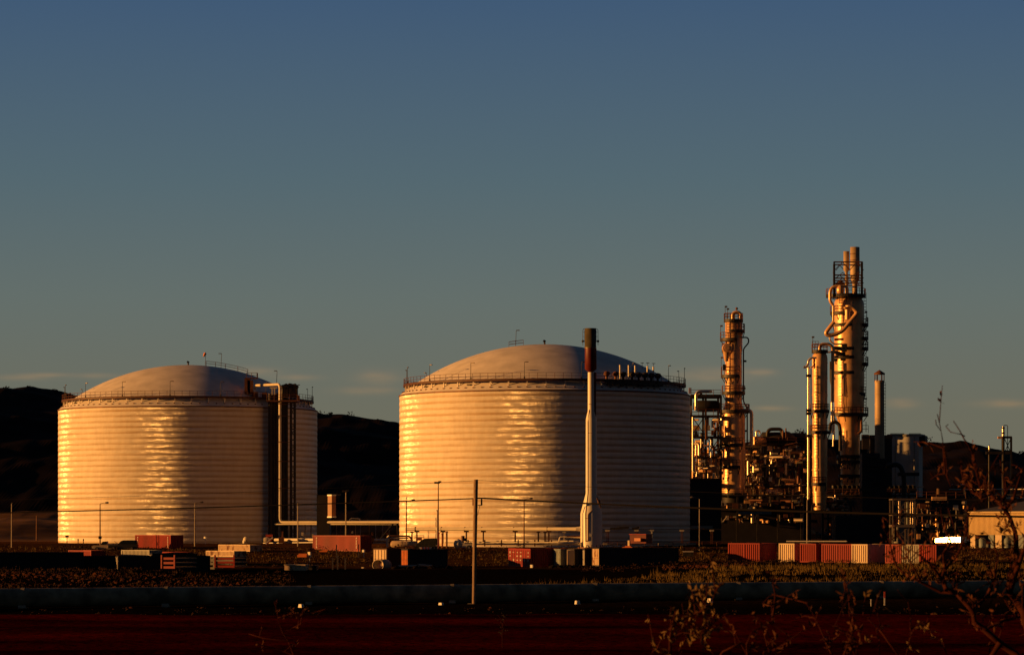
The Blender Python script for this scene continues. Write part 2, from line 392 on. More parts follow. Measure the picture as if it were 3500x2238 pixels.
for _ in range(2600):                                    # slope in front of the tank pad
    D = rnd.uniform(440, 524); x = rnd.uniform(-40, 3540); blades(mb, gpt(x, D), .2+.5*rnd.random()**2, 6, .6, .04)
o = mb.build('grass', 'grass_dry'); o['kind'] = 'stuff'
mb = MB()
for _ in range(1500):                                    # dull tufts over the rubble of the left bank
    D = rnd.uniform(318, 400); x = rnd.uniform(-40, 1000); q = gpt(x, D); k = noise.noise(Vector((q[0]*.12, q[1]*.1, 3)))
    if k < -.1+.3*(rnd.random()-.5): continue
    blades(mb, q, (.15+.4*rnd.random()**2)*(.8+k), 7, .5, .03)
o = mb.build('grass', 'scrub_leaf'); o['kind'] = 'stuff'
mb = MB()
for _ in range(520):
    D = rnd.uniform(436, 520); x = rnd.uniform(-40, 3540); s_ = rnd.uniform(.3, 1.0); clump(mb, gpt(x, D), s_*1.2, s_*.9, 26)
for _ in range(160):
    D = rnd.uniform(400, 432); x = rnd.uniform(1990, 3540); s_ = rnd.uniform(.3, .8); clump(mb, gpt(x, D), s_*1.2, s_*.9, 24)
for _ in range(150):
    D = rnd.uniform(325, 400); x = rnd.uniform(-40, 1000); s_ = rnd.uniform(.2, .6); clump(mb, gpt(x, D), s_*1.2, s_*.8, 20)
for _ in range(120):
    D = rnd.uniform(243, 262); x = rnd.uniform(-40, 3540); s_ = rnd.uniform(.12, .3); clump(mb, gpt(x, D), s_*1.5, s_*.9, 16, .06)
o = mb.build('scrub', 'scrub_leaf'); o['kind'] = 'stuff'
mb = MB()
for P_, D0, a, b_ in ((HL, 1250, -200, 1400), (HR, 1150, 2560, 3560)):
    for _ in range(60):
        px = rnd.uniform(a, b_); q = W(px, lerp_list(P_, px)+rnd.uniform(-2, 9), D0-rnd.uniform(0, 12)); s_ = rnd.uniform(.4, 1.1) if rnd.random() < .9 else rnd.uniform(1.3, 2.2)
        clump(mb, q-Vector((0, 0, .5)), s_*1.3, s_*1.3, 22, .45)
o = mb.build('hill_scrub', 'hill_scrub'); o['kind'] = 'stuff'
# rubble on the left bank and the stony patch right of the yard
mb = MB()
def stone(p, r):
    vs = []; fs = []
    t = (1+5**.5)/2
    base = [(-1, t, 0), (1, t, 0), (-1, -t, 0), (1, -t, 0), (0, -1, t), (0, 1, t), (0, -1, -t), (0, 1, -t), (t, 0, -1), (t, 0, 1), (-t, 0, -1), (-t, 0, 1)]
    for v in base: k = r*.53*(.6+.7*rnd.random()); vs.append((p[0]+v[0]*k, p[1]+v[1]*k, p[2]+v[2]*k*.8))
    mb.add(vs, [(0, 11, 5), (0, 5, 1), (0, 1, 7), (0, 7, 10), (0, 10, 11), (1, 5, 9), (5, 11, 4), (11, 10, 2), (10, 7, 6), (7, 1, 8), (3, 9, 4), (3, 4, 2), (3, 2, 6), (3, 6, 8), (3, 8, 9), (4, 9, 5), (2, 4, 11), (6, 2, 10), (8, 6, 7), (9, 8, 1)])
for _ in range(1250):
    D = rnd.uniform(316, 372); x = rnd.uniform(-60, 860)
    if x > 620 and rnd.random() < (x-620)/260: continue
    stone(gpt(x, D), .05+.34*rnd.random()**3)
for _ in range(260): stone(gpt(rnd.uniform(2270, 2560), rnd.uniform(396, 416)), .12+.3*rnd.random()**2)
for _ in range(110): stone(gpt(rnd.uniform(-60, 3540), rnd.uniform(244, 262)), .05+.2*rnd.random()**3)
o = mb.build('rubble', 'rock'); o['kind'] = 'stuff'
# ------------------------------------------------------------------ storage tanks
def tank_material():
    m = bpy.data.materials.new('tank_cladding'); m.use_nodes = True; nt = m.node_tree; b = nt.nodes['Principled BSDF']; L = nt.links.new
    def N(t, **k):
        n = nt.nodes.new(t)
        for a, v in k.items(): setattr(n, a, v)
        return n
    def M(op, a, b_=None, c=None):
        n = N('ShaderNodeMath', operation=op)
        for i, q in enumerate((a, b_, c)):
            if q is None: continue
            if isinstance(q, (int, float)): n.inputs[i].default_value = q
            else: L(q, n.inputs[i])
        return n.outputs[0]
    t = N('ShaderNodeTexCoord'); s = N('ShaderNodeSeparateXYZ'); L(t.outputs['Object'], s.inputs[0])
    u = M('MULTIPLY', M('ARCTAN2', s.outputs[0], M('MULTIPLY', s.outputs[1], -1)), 26.0); z = s.outputs[2]
    def noise_(su, sz, off, detail=3, rough=.55):
        c = N('ShaderNodeCombineXYZ'); L(M('MULTIPLY', u, su), c.inputs[0]); L(M('MULTIPLY', z, sz), c.inputs[1]); c.inputs[2].default_value = off
        n = N('ShaderNodeTexNoise'); n.inputs['Scale'].default_value = 1; n.inputs['Detail'].default_value = detail; n.inputs['Roughness'].default_value = rough; L(c.outputs[0], n.inputs['Vector']); return n.outputs[0]
    band = M('FRACT', M('DIVIDE', z, 26.6/25))
    low = N('ShaderNodeMapRange', interpolation_type='SMOOTHSTEP'); L(band, low.inputs[0])
    low.inputs[1].default_value = .58; low.inputs[2].default_value = .24; low.inputs[3].default_value = 0; low.inputs[4].default_value = 1
    band_tone = M('MULTIPLY', low.outputs[0], M('MULTIPLY_ADD', noise_(.16, 1.3, 3.0, 5), 1.9, -.30))  # darker tone in the lower part of each course, broken up by noise
    band_tone = M('MAXIMUM', M('MINIMUM', band_tone, 1.0), 0.0)
    c1 = N('ShaderNodeMix', data_type='RGBA'); L(band_tone, c1.inputs[0]); c1.inputs[6].default_value = (.86, .77, .64, 1); c1.inputs[7].default_value = (.61, .44, .27, 1)
    c2 = N('ShaderNodeMix', data_type='RGBA', blend_type='MULTIPLY'); c2.inputs[0].default_value = 1; L(c1.outputs[2], c2.inputs[6])
    g = N('ShaderNodeMapRange'); L(noise_(.9, .22, 8.0, 6), g.inputs[0]); g.inputs[1].default_value = .25; g.inputs[2].default_value = .7; g.inputs[3].default_value = .86; g.inputs[4].default_value = 1.0
    L(g.outputs[0], c2.inputs[7]); L(c2.outputs[2], b.inputs['Base Color'])
    h = M('ADD', M('MULTIPLY', noise_(.20, .95, 1.0, 2), 1.0), M('MULTIPLY', M('MULTIPLY', noise_(1.6, .55, 5.0, 3), noise_(.22, .4, 2.0, 1)), .30))
    bp = N('ShaderNodeBump'); bp.inputs['Strength'].default_value = .75; bp.inputs['Distance'].default_value = .22; L(h, bp.inputs['Height']); L(bp.outputs[0], b.inputs['Normal'])
    b.inputs['Roughness'].default_value = .5; b.inputs['Specular IOR Level'].default_value = .12
    # the sheets are ribbed upright: the flanks of the ribs, too fine to model, tilt the mirror direction to either side
    rib = M('MULTIPLY_ADD', M('GREATER_THAN', M('FRACT', M('MULTIPLY', u, 6.0)), .5), 2.0, -1.0)
    jit = M('MULTIPLY_ADD', noise_(.35, 1.0, 12.0, 3), .5, -.25)
    vr = N('ShaderNodeVectorRotate', rotation_type='Z_AXIS'); L(bp.outputs[0], vr.inputs['Vector']); L(M('ADD', M('MULTIPLY_ADD', rib, .515, -.045), jit), vr.inputs['Angle'])
    gl = N('ShaderNodeBsdfGlossy'); gl.inputs['Color'].default_value = (1, .95, .85, 1); gl.inputs['Roughness'].default_value = .32; L(vr.outputs[0], gl.inputs['Normal'])
    ms = N('ShaderNodeMixShader'); brk = N('ShaderNodeMapRange', interpolation_type='SMOOTHSTEP'); L(noise_(.45, .9, 21.0, 4), brk.inputs[0]); brk.inputs[1].default_value = .32; brk.inputs[2].default_value = .64; brk.inputs[3].default_value = .002; brk.inputs[4].default_value = .055; L(M('MULTIPLY', M('ADD', brk.outputs[0], M('MULTIPLY', M('GREATER_THAN', rib, 0), .03)), M('MULTIPLY', M('MULTIPLY_ADD', M('GREATER_THAN', rib, 0), .7, 1.0), M('MULTIPLY_ADD', low.outputs[0], -.9, 1.0))), ms.inputs[0]); L(b.outputs[0], ms.inputs[1]); L(gl.outputs[0], ms.inputs[2])
    out = [q for q in nt.nodes if q.type == 'OUTPUT_MATERIAL'][0]; L(ms.outputs[0], out.inputs['Surface'])
    MATS['tank_cladding'] = m
tank_material()
TR, TZ, TH = 26.0, 3.0, 26.6                 # radius, pad level, wall height
SR = 41.4                                    # dome sphere radius
def dome_z(r): return TZ+TH+math.sqrt(SR*SR-r*r)-math.sqrt(SR*SR-TR*TR)
def make_tank(cx, cy, label, lamp0, handrail_side, dome_lamps):
    c = (cx, cy, 0)
    t = thing('storage_tank', label, 'storage tank', (cx, cy, TZ), 'big domed storage tanks')
    prof = [(TR+.05, TZ-1.5), (TR+.05, TZ)]; nc = 25; ch = TH/nc
    for i in range(nc):
        z0 = TZ+i*ch
        for f, d in ((.02, 0), (.12, .022), (.26, .045), (.5, .055), (.8, .04), (.97, .008)): prof.append((TR-.06+d, z0+f*ch))
    mb = MB(); mb.lathe(prof, c, 288); mb.build('shell', 'tank_cladding', t)
    mb = MB(); rs = [TR-.02]+[TR*k/26 for k in range(25, -1, -1)]
    mb.lathe([(max(r, .01), dome_z(r)+.02) for r in rs], c, 160); mb.build('dome_roof', 'roof_paint', t)
    mb = MB()
    mb.arc_slab(c, TR-.12, TR+.12, TZ+TH-.20, TZ+TH+.0, 0, 360, 200)
    mb.build('roof_rim', 'rust_steel', t)
    mb = MB(); mb.box((cx, cy-(TR-.55), dome_z(TR-.55)+.10), (.26, .2, .18)); rb = mb.build('rim_bracket', 'rust_steel', t)
    for k in range(1, 98): clone_part(rb, R(k*360/98))
    zr = 31.45; ri, ro = 24.15, 25.25
    mb = MB(); mb.arc_slab(c, ri, ro, zr-.14, zr, 0, 360, 144); mb.arc_slab(c, ro, ro+.05, zr-.30, zr+.12, 0, 360, 144); mb.arc_slab(c, ri-.05, ri, zr-.30, zr+.12, 0, 360, 144); mb.build('walkway', 'walkway_steel', t)
    mb = MB(); rail(mb, arcpts(c, ro-.05, zr, 0, 360, 108), 1.1, .035, 1.9); mb.build('walkway_railing', 'rust_steel', t)
    mb = MB(); a = 0; zb = dome_z(24.9); mb.beam((cx, cy-24.95, zb-.1), (cx, cy-24.95, zr-.14), .16); mb.beam((cx, cy-24.4, dome_z(24.4)-.1), (cx, cy-24.4, zr-.14), .12)
    leg = mb.build('walkway_leg', 'roof_paint', t)
    for k in range(1, 48): clone_part(leg, R(k*7.5))
    mb = MB(); mb.tube([(cx, cy-25.1, zr), (cx, cy-25.1, zr+2.95)], [.055, .04], 6); mb.box((cx, cy-25.1, zr+.25), (.22, .2, .35)); mb.tube([(cx, cy-25.1, zr+2.9), (cx+.25, cy-25.1, zr+2.93)], .03, 5)
    post = mb.build('lamp_post', 'dark_steel', t)
    mb = MB(); mb.box((cx+.42, cy-25.1, zr+2.93), (.55, .22, .14)); mb.build('lamp_head', 'grey_steel', post)
    post.rotation_euler = (0, 0, R(lamp0))
    for k in range(1, 16): clone_part(post, R(lamp0+22.5*k))
    za = dome_z(0)
    mb = MB(); mb.tube([(cx, cy, za), (cx, cy, za+.45)], .16, 8); mb.tube([(cx, cy, za+.45), (cx+.1, cy, za+.55), (cx-.25, cy, za+.75)], [.1, .24, .2], 8); mb.build('roof_vent', 'dark_steel', t)
    hs = handrail_side
    pts = [Vector((cx+hs*r, cy, dome_z(r))) for r in (3.6, 5.5, 7.5, 10, 12)] if hs > 0 else [Vector((cx-r, cy, dome_z(r))) for r in (3.8, 5.2, 6.4)]
    for dy in (-.45, .45):
        mb = MB(); rail(mb, [p+Vector((0, dy, 0)) for p in pts], 1.0, .03, 2.2); mb.build('roof_handrail', 'rust_steel', t)
    for r in dome_lamps:
        x = cx+r; z = dome_z(abs(r)); mb = MB(); mb.tube([(x, cy, z), (x+.12, cy, z+2.9)], .05, 6); p = mb.build('dome_lamp', 'dark_steel', t)
        s_ = -1 if hs > 0 else 1
        mb = MB(); mb.box((x+.12+s_*.3, cy, z+2.9), (.6, .2, .14)); mb.build('lamp_head', 'grey_steel', p)
    # dark nozzles near the lower edge
    for a in (-58, -33):
        mb = MB(); q = arcpts(c, TR-1.2, dome_z(TR-1.2)+.12, a, a+1.6, 1); mb.beam(q[0], q[1], .5, .25); mb.build('roof_hatch', 'dark_steel', t)
    return t
TLX, TRX = W(643.5, 0, 620).x, W(1861.5, 0, 550).x
tank_l = make_tank(TLX, 620, 'domed cream storage tank with a tall pipe riser on its shaded side', -69.5, 1, [6.6, 17.8])
tank_r = make_tank(TRX, 550, 'nearer domed cream storage tank with relief valves along its roof edge, behind the slim stack', -76, -1, [-5.2])
# relief valves and vents on the shaded roof edge of the nearer tank
for i, px in enumerate((2073, 2104, 2130, 2160, 2183, 2204, 2226, 2248)):
    D = 550-math.sqrt(max(1, 24.6**2-((px-1861.5)*.0517)**2)); q = W(px, 1298, D); z = 31.45
    mb = MB(); mb.tube([(q.x, D, z), (q.x, D, z+.7)], .2, 8); mb.ball((q.x, D, z+1.05), .55 if i < 3 else .62, 10, .85); mb.tube([(q.x, D, z+1.0), (q.x+.55, D-.1, z+1.25)], .26, 8); mb.build('relief_valve', 'rust_steel' if i < 2 else 'dark_steel', tank_r)
for px, y0, y1 in ((2119.5, 1247, 1275), (2149, 1248, 1267), (2171, 1249, 1260), (2213, 1251, 1263), (2233, 1253, 1272)):
    D = 550-math.sqrt(24.3**2-((px-1861.5)*.0512)**2); mb = MB(); a, b_ = W(px, y0, D), W(px, 1300, D); mb.tube([b_, a], .15, 10); mb.build('vent_pipe', 'white_paint', tank_r)
for px, py in ((2195, 1240), (2214, 1240), (2234, 1242)):
    a = W(px, 1262, 536); z1 = W(px, py, 536).z; mb = MB(); mb.tube([a, (a.x, 536, z1)], .04, 5); mb.beam((a.x-.3, 536, z1), (a.x+.3, 536, z1), .1); mb.build('tee_mast', 'dark_steel', tank_r)
mb = MB()
for k in range(34):
    a = 24+k*.85; r = 25.5; q = Vector((TRX+r*math.sin(R(a)), 550-r*math.cos(R(a)), 31.2-rnd.random()*.5)); mb.box(q, (.5, .5, .3+rnd.random()*.5), R(a))
mb.build('valve_manifold', 'dark_steel', tank_r)
# windsock mast on the farther tank
a = W(701, 1250, 620); mb = MB(); mb.tube([a-Vector((0, 0, .4)), W(703, 1203, 620)], .05, 6); ws = mb.build('windsock_mast', 'dark_steel', tank_l)
mb = MB(); mb.tube(pp(620, [(702, 1206), (699, 1212), (695.5, 1219)]), [.28, .26, .12], 8); mb.build('windsock', 'orange_paint', ws)

# riser and stair tower against the farther tank
D = 598.0
t = thing('pipe_riser_tower', 'dark lattice stair tower with a pale pipe bending off its top, against the farther tank', 'pipe tower', on_ground(970, D))
mb = MB(); mb.tube(fillet(pp(D, [(868, 1334, 606), (874, 1317, 605), (957, 1313, 596), (957, 1784, 596), (1372, 1784, 585)]), .9, 6), .27, 10); mb.build('riser_pipe', 'pipe_paint', t)
mb = MB()
for y in (1380, 1420, 1510, 1576, 1637, 1668): q = W(957, y, 596); mb.box(q, (.9, .9, .12)); mb.beam(q, q+Vector((1.8, 2, 0)), .12)
mb.build('pipe_clamp', 'rust_steel', t)
base = W(985, 1784, D); hw = PX(20, D)
corners = [(W(992, 0, 596).x, 596.5), (W(1005, 0, 596).x, 596.5), (W(992, 0, 596).x, 599.5), (W(1005, 0, 596).x, 599.5)]
zt, zb = W(0, 1322, D).z, 2.6
for cx_, cy_ in corners:
    mb = MB(); mb.beam((cx_, cy_, zb), (cx_, cy_, zt), .24); mb.build('tower_post', 'dark_steel', t)
mb = MB()
nz = 15; h = (zt-zb)/nz
for i in range(nz):
    z0, z1 = zb+i*h, zb+(i+1)*h
    for k, (a, b_) in enumerate(((0, 1), (2, 3), (0, 2), (1, 3))):
        A, B = corners[a], corners[b_]; mb.beam((*A, z1), (*B, z1), .12)
        if (i+k) % 2: A, B = B, A
        mb.beam((*A, z0), (*B, z1), .09)
mb.build('tower_bracing', 'dark_steel', t)
for px, w_ in ((925, .5), (936, .36), (946, .3), (968, .5), (977, .42)):
    D2 = 598.5; x = W(px, 0, D2).x; mb = MB(); mb.tube([(x, D2, zb), (x, D2, W(0, 1330+rnd.random()*20, D2).z)], w_, 8); mb.build('riser_duct', 'dark_steel', t)
mb = MB(); q = W(968, 1372, 598); mb.box(q, (PX(105, 598), 7, .25)); pf = mb.build('top_platform', 'rust_steel', t)
mb = MB(); e = PX(52, 598); rail(mb, [q+Vector((-e, -3.4, .1)), q+Vector((e, -3.4, .1)), q+Vector((e, 3.4, .1))], 1.1, .05, 1.5); mb.build('platform_railing', 'rust_steel', pf)
for px, y0, y1 in ((846, 1292, 1345), (856, 1300, 1345), (872, 1340, 1360), (905, 1342, 1362)):
    D2 = 602; mb = MB(); a, b_ = W(px, y0, D2), W(px, y1, D2); mb.box((a.x, D2, (a.z+b_.z)/2), (1.1, 1.1, a.z-b_.z)); mb.build('valve_skid', 'rust_steel', t)
mb = MB(); a = W(842, 1293, 603); b_ = W(878, 1293, 603); rail(mb, [a, b_, b_+Vector((0, 2, 0))], 1.1, .05, 1.0); mb.box((a+b_)/2, (b_.x-a.x, 1.6, .2)); mb.build('access_stage', 'rust_steel', t)
for px in (930, 938):
    mb = MB(); mb.beam(W(px, 1327, 596), W(px, 1350, 596), .22); mb.build('pipe_hanger', 'pipe_paint', t)
mb = MB(); mb.beam(W(922, 1325, 596), W(948, 1325, 596), .25); mb.build('hanger_beam', 'pipe_paint', t)
for k in range(9):
    px = 966+k*6; q = W(px, 1318+rnd.uniform(-3, 6), 597); mb = MB(); mb.ball(q, .42, 8); mb.tube([q, q-Vector((0, 0, 2.2))], .2, 6); mb.build('valve_head', 'dark_steel', t)
mb = MB(); mb.beam(W(815, 1858, 592), W(845, 1858, 592), .3); mb.tube(pp(592, [(836, 1858), (836, 1846)]), .4, 8); mb.ball(W(841, 1843, 592), .6, 10); mb.build('base_valve', 'pipe_paint', t)

# ------------------------------------------------------------------ slim stack in front of the nearer tank
D = 505.0; g0 = on_ground(2003, D); zb = W(0, 1866, D).z
t = thing('flare_stack', 'slim cream stack topped by a red and olive cylinder, before the nearer tank', 'stack', (W(2011, 0, D).x, D, min(zb, g0.z)))
x = W(2011, 0, D).x
def zy(y): return W(0, y, D).z
rr = [PX(9.5, D), PX(9.5, D)]
# offset lathe: right side stays straight, left side steps out
mb = MB(); prof = [(2021, 37, 1880), (2021, 37, 1754), (2021, 19, 1686), (2021, 18.6, 1432), (2020.5, 11.5, 1404), (2020, 10.8, 1272)]
mb.loft([W(p, y, D) for p, r, y in prof], [PX(r, D) for p, r, y in prof], 28); mb.build('shaft', 'white_paint', t)
mb = MB(); q = W(2019, 1272, D); mb.lathe([(.3, 0), (PX(20, D), .5), (PX(20, D), zy(1190)-q.z)], q, 28, cap=True); mb.build('flare_drum', 'red_flare', t)
mb = MB(); q = W(2018, 1190, D); hh = zy(1122)-q.z; mb.lathe([(PX(20.3, D), 0), (PX(20.3, D), .3), (PX(19.8, D), .3), (PX(19.8, D), hh), (PX(17, D), hh), (PX(17, D), hh-1.2)], q, 28, cap=True); mb.build('flare_tip', 'flare_tip', t)
for s_, lx in ((-1, 1992), (1, 2044)):
    mb = MB(); mb.tube(fillet([W(lx, 1180, D), W(lx, 1123, D), W(2018+s_*8, 1122, D)], .4), .045, 6); mb.tube(fillet([W(lx-s_*6, 1170, D), W(lx-s_*6, 1128, D)], .3), .035, 6)
    for y in (1135, 1150, 1165): mb.beam(W(lx, y, D), W(2018+s_*19, y, D), .05)
    mb.ball(W(lx, 1166, D), .22, 8); mb.build('pilot_pipe', 'dark_steel', t)
mb = MB(); mb.beam(W(2034, 1272, D-.1), W(2034, 1432, D-.1), .3, .3); mb.build('cable_duct', 'red_flare', t)
mb = MB()
for y in (1290, 1330, 1360, 1402): mb.beam(W(2022, y, D-.1), W(2034, y, D-.1), .12)
for y, a, b_ in ((1381, 2012, 2024), (1479, 2008, 2024), (1673, 2009, 2024), (1770, 1999, 2015)): mb.beam(W(a, y, D-(.46 if y < 1400 else .72 if y < 1700 else 1.5)), W(b_, y, D-(.54 if y < 1400 else .92 if y < 1700 else 1.78)), .07)
mb.build('duct_bracket', 'rust_steel', t)
mb = MB(); mb.tube([W(2014, 1400, D-.47), W(2009, 1440, D-.73), W(2009, 1686, D-.75), W(2001, 1754, D-1.53), (W(2001, 0, D).x, D-1.53, zy(1850))], .05, 5); mb.build('conduit', 'rust_steel', t)
mb = MB(); mb.tube(fillet([W(2024, 1744, D-1.70), W(2010, 1756, D-1.76), W(2010, 1848, D-1.76), W(2002, 1848, D-1.58)], .3), .07, 6); mb.build('drain_pipe', 'rust_steel', t)
q = W(2018, 1828, D-1.7); mb = MB(); mb.tube([q, q+Vector((0, -.18, 0))], .26, 14); mb.build('manhole', 'white_paint', t)
mb = MB(); mb.tube([W(1968, 1806.5, D), W(1987, 1806.5, D), W(2000, 1806.5, D)], [PX(6.8, D), PX(8.4, D), PX(8.6, D)], 14); mb.build('inlet_nozzle', 'white_paint', t)
mb = MB(); q = W(2021, 1870, D); mb.arc_slab((q.x, D, 0), 1.8, 2.25, zy(1873), zy(1869), 0, 360, 24)
for k in range(14): a = R(k*360/14); mb.beam((q.x+2.05*math.sin(a), D-2.05*math.cos(a), zy(1871)), (q.x+1.84*math.sin(a), D-1.84*math.cos(a), zy(1861)), .10)
mb.build('base_ring', 'rust_steel', t)
mb = MB(); mb.box((q.x-.6, D, zy(1875)-.6), (PX(130, D), 5.2, 1.3)); mb.build('footing', 'concrete', t)

# long pale feed pipe along the tank and its supports
t = thing('feed_pipe', 'long pale horizontal pipe on posts running to the foot of the slim stack', 'pipeline', W(1680, 1860, D))
ax, bx2 = 1391, 1971
segs = [ax, 1421, 1510, 1590, 1648, 1757, 1872, bx2]
def FD(px): return D+(1971-px)*15/580
mb = MB(); mb.tube(fillet([W(1390, 1807, FD(1388)+1.6), W(1388, 1807, FD(1388)), W(1971, 1807, D)], .5), PX(6.3, D), 14); mb.build('pipe', 'pipe_paint', t)
for px in segs[1:-1]:
    Dk, D = D, FD(px)
    mb = MB(); q = W(px, 1807, D); mb.tube([q-Vector((PX(3.5, D), 0, 0)), q+Vector((PX(1.5, D), 0, 0))], PX(7.3, D), 12); mb.beam(W(px+4, 1815.5, D)-Vector((.42, 0, 0)), W(px+4, 1815.5, D)+Vector((.42, 0, 0)), .24); mb.beam(W(px+4, 1816, D), W(px+4, 1856, D), .24); mb.build('pipe_support', 'rust_steel', t); D = Dk
for px in (1408, 1863, 1928, 1840):
    mb = MB(); mb.beam(W(px, 1820, D+6), W(px, 1857, D+6), .24); mb.beam(W(px-6, 1818, D+6), W(px+6, 1818, D+6), .22); mb.build('pipe_support', 'rust_steel' if px < 1900 else 'pipe_paint', t)
t = thing('pipe_rack', 'low run of parallel pipes on short sleepers below the feed pipe of the nearer tank', 'pipe rack', W(1850, 1862, 510))
for y, r, a, b_, d in ((1853, .10, 1520, 1980, 506), (1857.5, .16, 1630, 1985, 507), (1859.5, .10, 1600, 2000, 509), (1848, .07, 1560, 1960, 511)):
    mb = MB(); mb.tube([W(a, y, d+(b_-a)*.02), W(b_, y, d-2)], r, 8); mb.build('pipe', 'pipe_paint', t)
for px in range(1600, 2000, 57):
    mb = MB(); mb.beam(W(px, 1844, 508), W(px, 1866, 508), .22); mb.build('sleeper', 'rust_steel', t)
mb = MB(); mb.tube(fillet([W(1912, 1858, 506), W(1912, 1834, 506), W(1984, 1836, 506)], .4), .12, 8); mb.build('branch_pipe', 'pipe_paint', t)
mb = MB(); mb.beam(W(1938, 1832, 506), W(1984, 1832, 506), .2); mb.build('cross_beam', 'rust_steel', t)
mb = MB(); mb.tube([W(1908, 1855, 504), W(1975, 1855, 504)], .3, 10); mb.build('header_drum', 'pipe_paint', t)

# pipe run continuing to the right of the stack, mostly in shade
t = thing('pipe_supports', 'row of posts with sunlit cross-caps under a thin dark pipe, right of the slim stack', 'pipe rack', W(2250, 1850, 512))
mb = MB(); mb.tube([W(2060, 1809, 512), W(2470, 1808, 512)], .07, 6); mb.tube([W(2060, 1849, 512), W(2470, 1848, 512)], .06, 6); mb.build('pipe', 'dark_steel', t)
for px in (2077, 2176, 2331, 2433):
    mb = MB(); mb.box(W(px, 1812.5, 512), (PX(14, 512), .5, PX(5, 512))); mb.build('cross_cap', 'pipe_paint', t)
    mb = MB()
    for dx in (-2.5, 2.5): mb.beam(W(px+dx, 1815, 512), W(px+dx, 1856, 512), .12)
    mb.build('support_post', 'rust_steel', t)
mb = MB(); mb.beam(W(2228, 1812, 508), W(2228, 1850, 508), .2); mb.beam(W(2222, 1812, 508), W(2235, 1812, 508), .2); mb.build('support_post', 'white_paint', t)
for x0, x1 in ((2085, 2150), (2160, 2186)): mb = MB(); mb.beam(W(x0, 1806, 513), W(x1, 1802, 513), .5, .35); mb.build('cable_tray', 'dark_steel', t)
t = thing('yard_railing', 'long low pipe rail on posts beyond the brushy slope, right of the slim stack', 'railing', W(2300, 1860, 512))
mb = MB(); rail(mb, [W(2065, 1865, 510), W(2250, 1865, 510), W(2500, 1864, 510)], PX(13, 510), .05, 2.4); mb.build('rail', 'rust_steel', t)
for px, w_, y in ((2068, 14, 1858), (2262, 24, 1858), (2365, 26, 1858), (2310, 18, 1863)):
    mb = MB(); mb.box(W(px, y, 508), (PX(w_, 508), .8, .3)); mb.build('pipe_shoe', 'concrete', t)

# ------------------------------------------------------------------ left yard pipework between the tanks
D = 596
t = thing('pipe_bridge', 'pipe bridge on thin posts carrying pale pipes between the two big tanks', 'pipe rack', W(1150, 1860, D))
mb = MB(); mb.beam(W(938, 1790.5, D), W(1372, 1790.5, D-10), .2, .22); mb.build('rack_beam', 'pipe_paint', t)
mb = MB(); mb.tube([W(957, 1787, D+2), W(1372, 1787, D-8)], .15, 8); mb.tube([W(1200, 1781, D-4), W(1372, 1781, D-8)], .16, 8); mb.build('pipe', 'pipe_clad', t)
for px in (957, 988, 1006, 1043, 1063, 1096, 1117, 1150, 1165, 1196, 1215, 1232, 1262, 1284, 1308, 1330):
    mb = MB(); mb.beam(W(px, 1791, D+rnd.uniform(-2, 6)), W(px, 1850, D), .17); mb.build('rack_post', 'grey_steel' if rnd.random() < .7 else 'rust_steel', t)
mb = MB(); mb.tube(fillet([W(1193, 1786, D-1), W(1196, 1771, D-1), W(1229, 1771, D-1), W(1232, 1786, D-1)], .5), .13, 8); mb.tube(fillet([W(1199, 1786, D), W(1201, 1776, D), W(1222, 1776, D), W(1225, 1786, D)], .5), .12, 8); mb.build('expansion_loop', 'pipe_paint', t)
mb = MB()
for k in range(8): mb.box(W(1210+k*6, 1780, D), (.5, .6, .9+.4*rnd.random()))
mb.build('valve_bank', 'dark_steel', t)
for px in range(1000, 1330, 17):
    if rnd.random() < .8:
        y = rnd.uniform(1818, 1834); mb = MB(); q = W(px, y, D-2); mb.box(q, (PX(rnd.uniform(3, 8), D), .6, PX(rnd.uniform(5, 14), D))); mb.build('valve_box', rnd.choice(['rust_steel', 'pipe_paint', 'dark_steel']), t)
t = thing('horizontal_pipe', 'fat yellowish pipe lying on stands near the ground beside the farther tank', 'pipe', W(1000, 1860, 560))
mb = MB(); mb.tube([W(901, 1843, 560), W(912, 1844, 560), W(920, 1845, 560)], [.35, .55, .4], 10); mb.tube([W(940, 1844, 563), W(1075, 1844, 557)], PX(5.5, 560), 12); mb.build('pipe', 'pipe_paint', t)
mb = MB(); mb.tube([W(900, 1855, 562), W(1075, 1853, 554)], .1, 6); mb.build('thin_pipe', 'white_paint', t)
mb = MB(); mb.box(W(962, 1845, 558), (.9, 1.6, 1.1)); mb.box(W(965, 1830, 558), (.3, .5, 1.6)); mb.build('valve_body', 'rust_steel', t)
t = thing('barrier_board', 'slanted red and white striped boards by the fat yellowish pipe', 'barrier', W(920, 1858, 548))
mb = MB(); mb.beam(W(908, 1858, 548), W(932, 1836, 548), .3); mb.build('board', 'mark_white', t)
mb = MB(); mb.beam(W(913, 1858, 547), W(930, 1842, 547), .2); mb.build('stripe', 'red_paint', t)
mb = MB(); mb.box(W(920, 1830, 549), (1.2, .8, .45)); mb.build('beacon_box', 'vent_red', t)
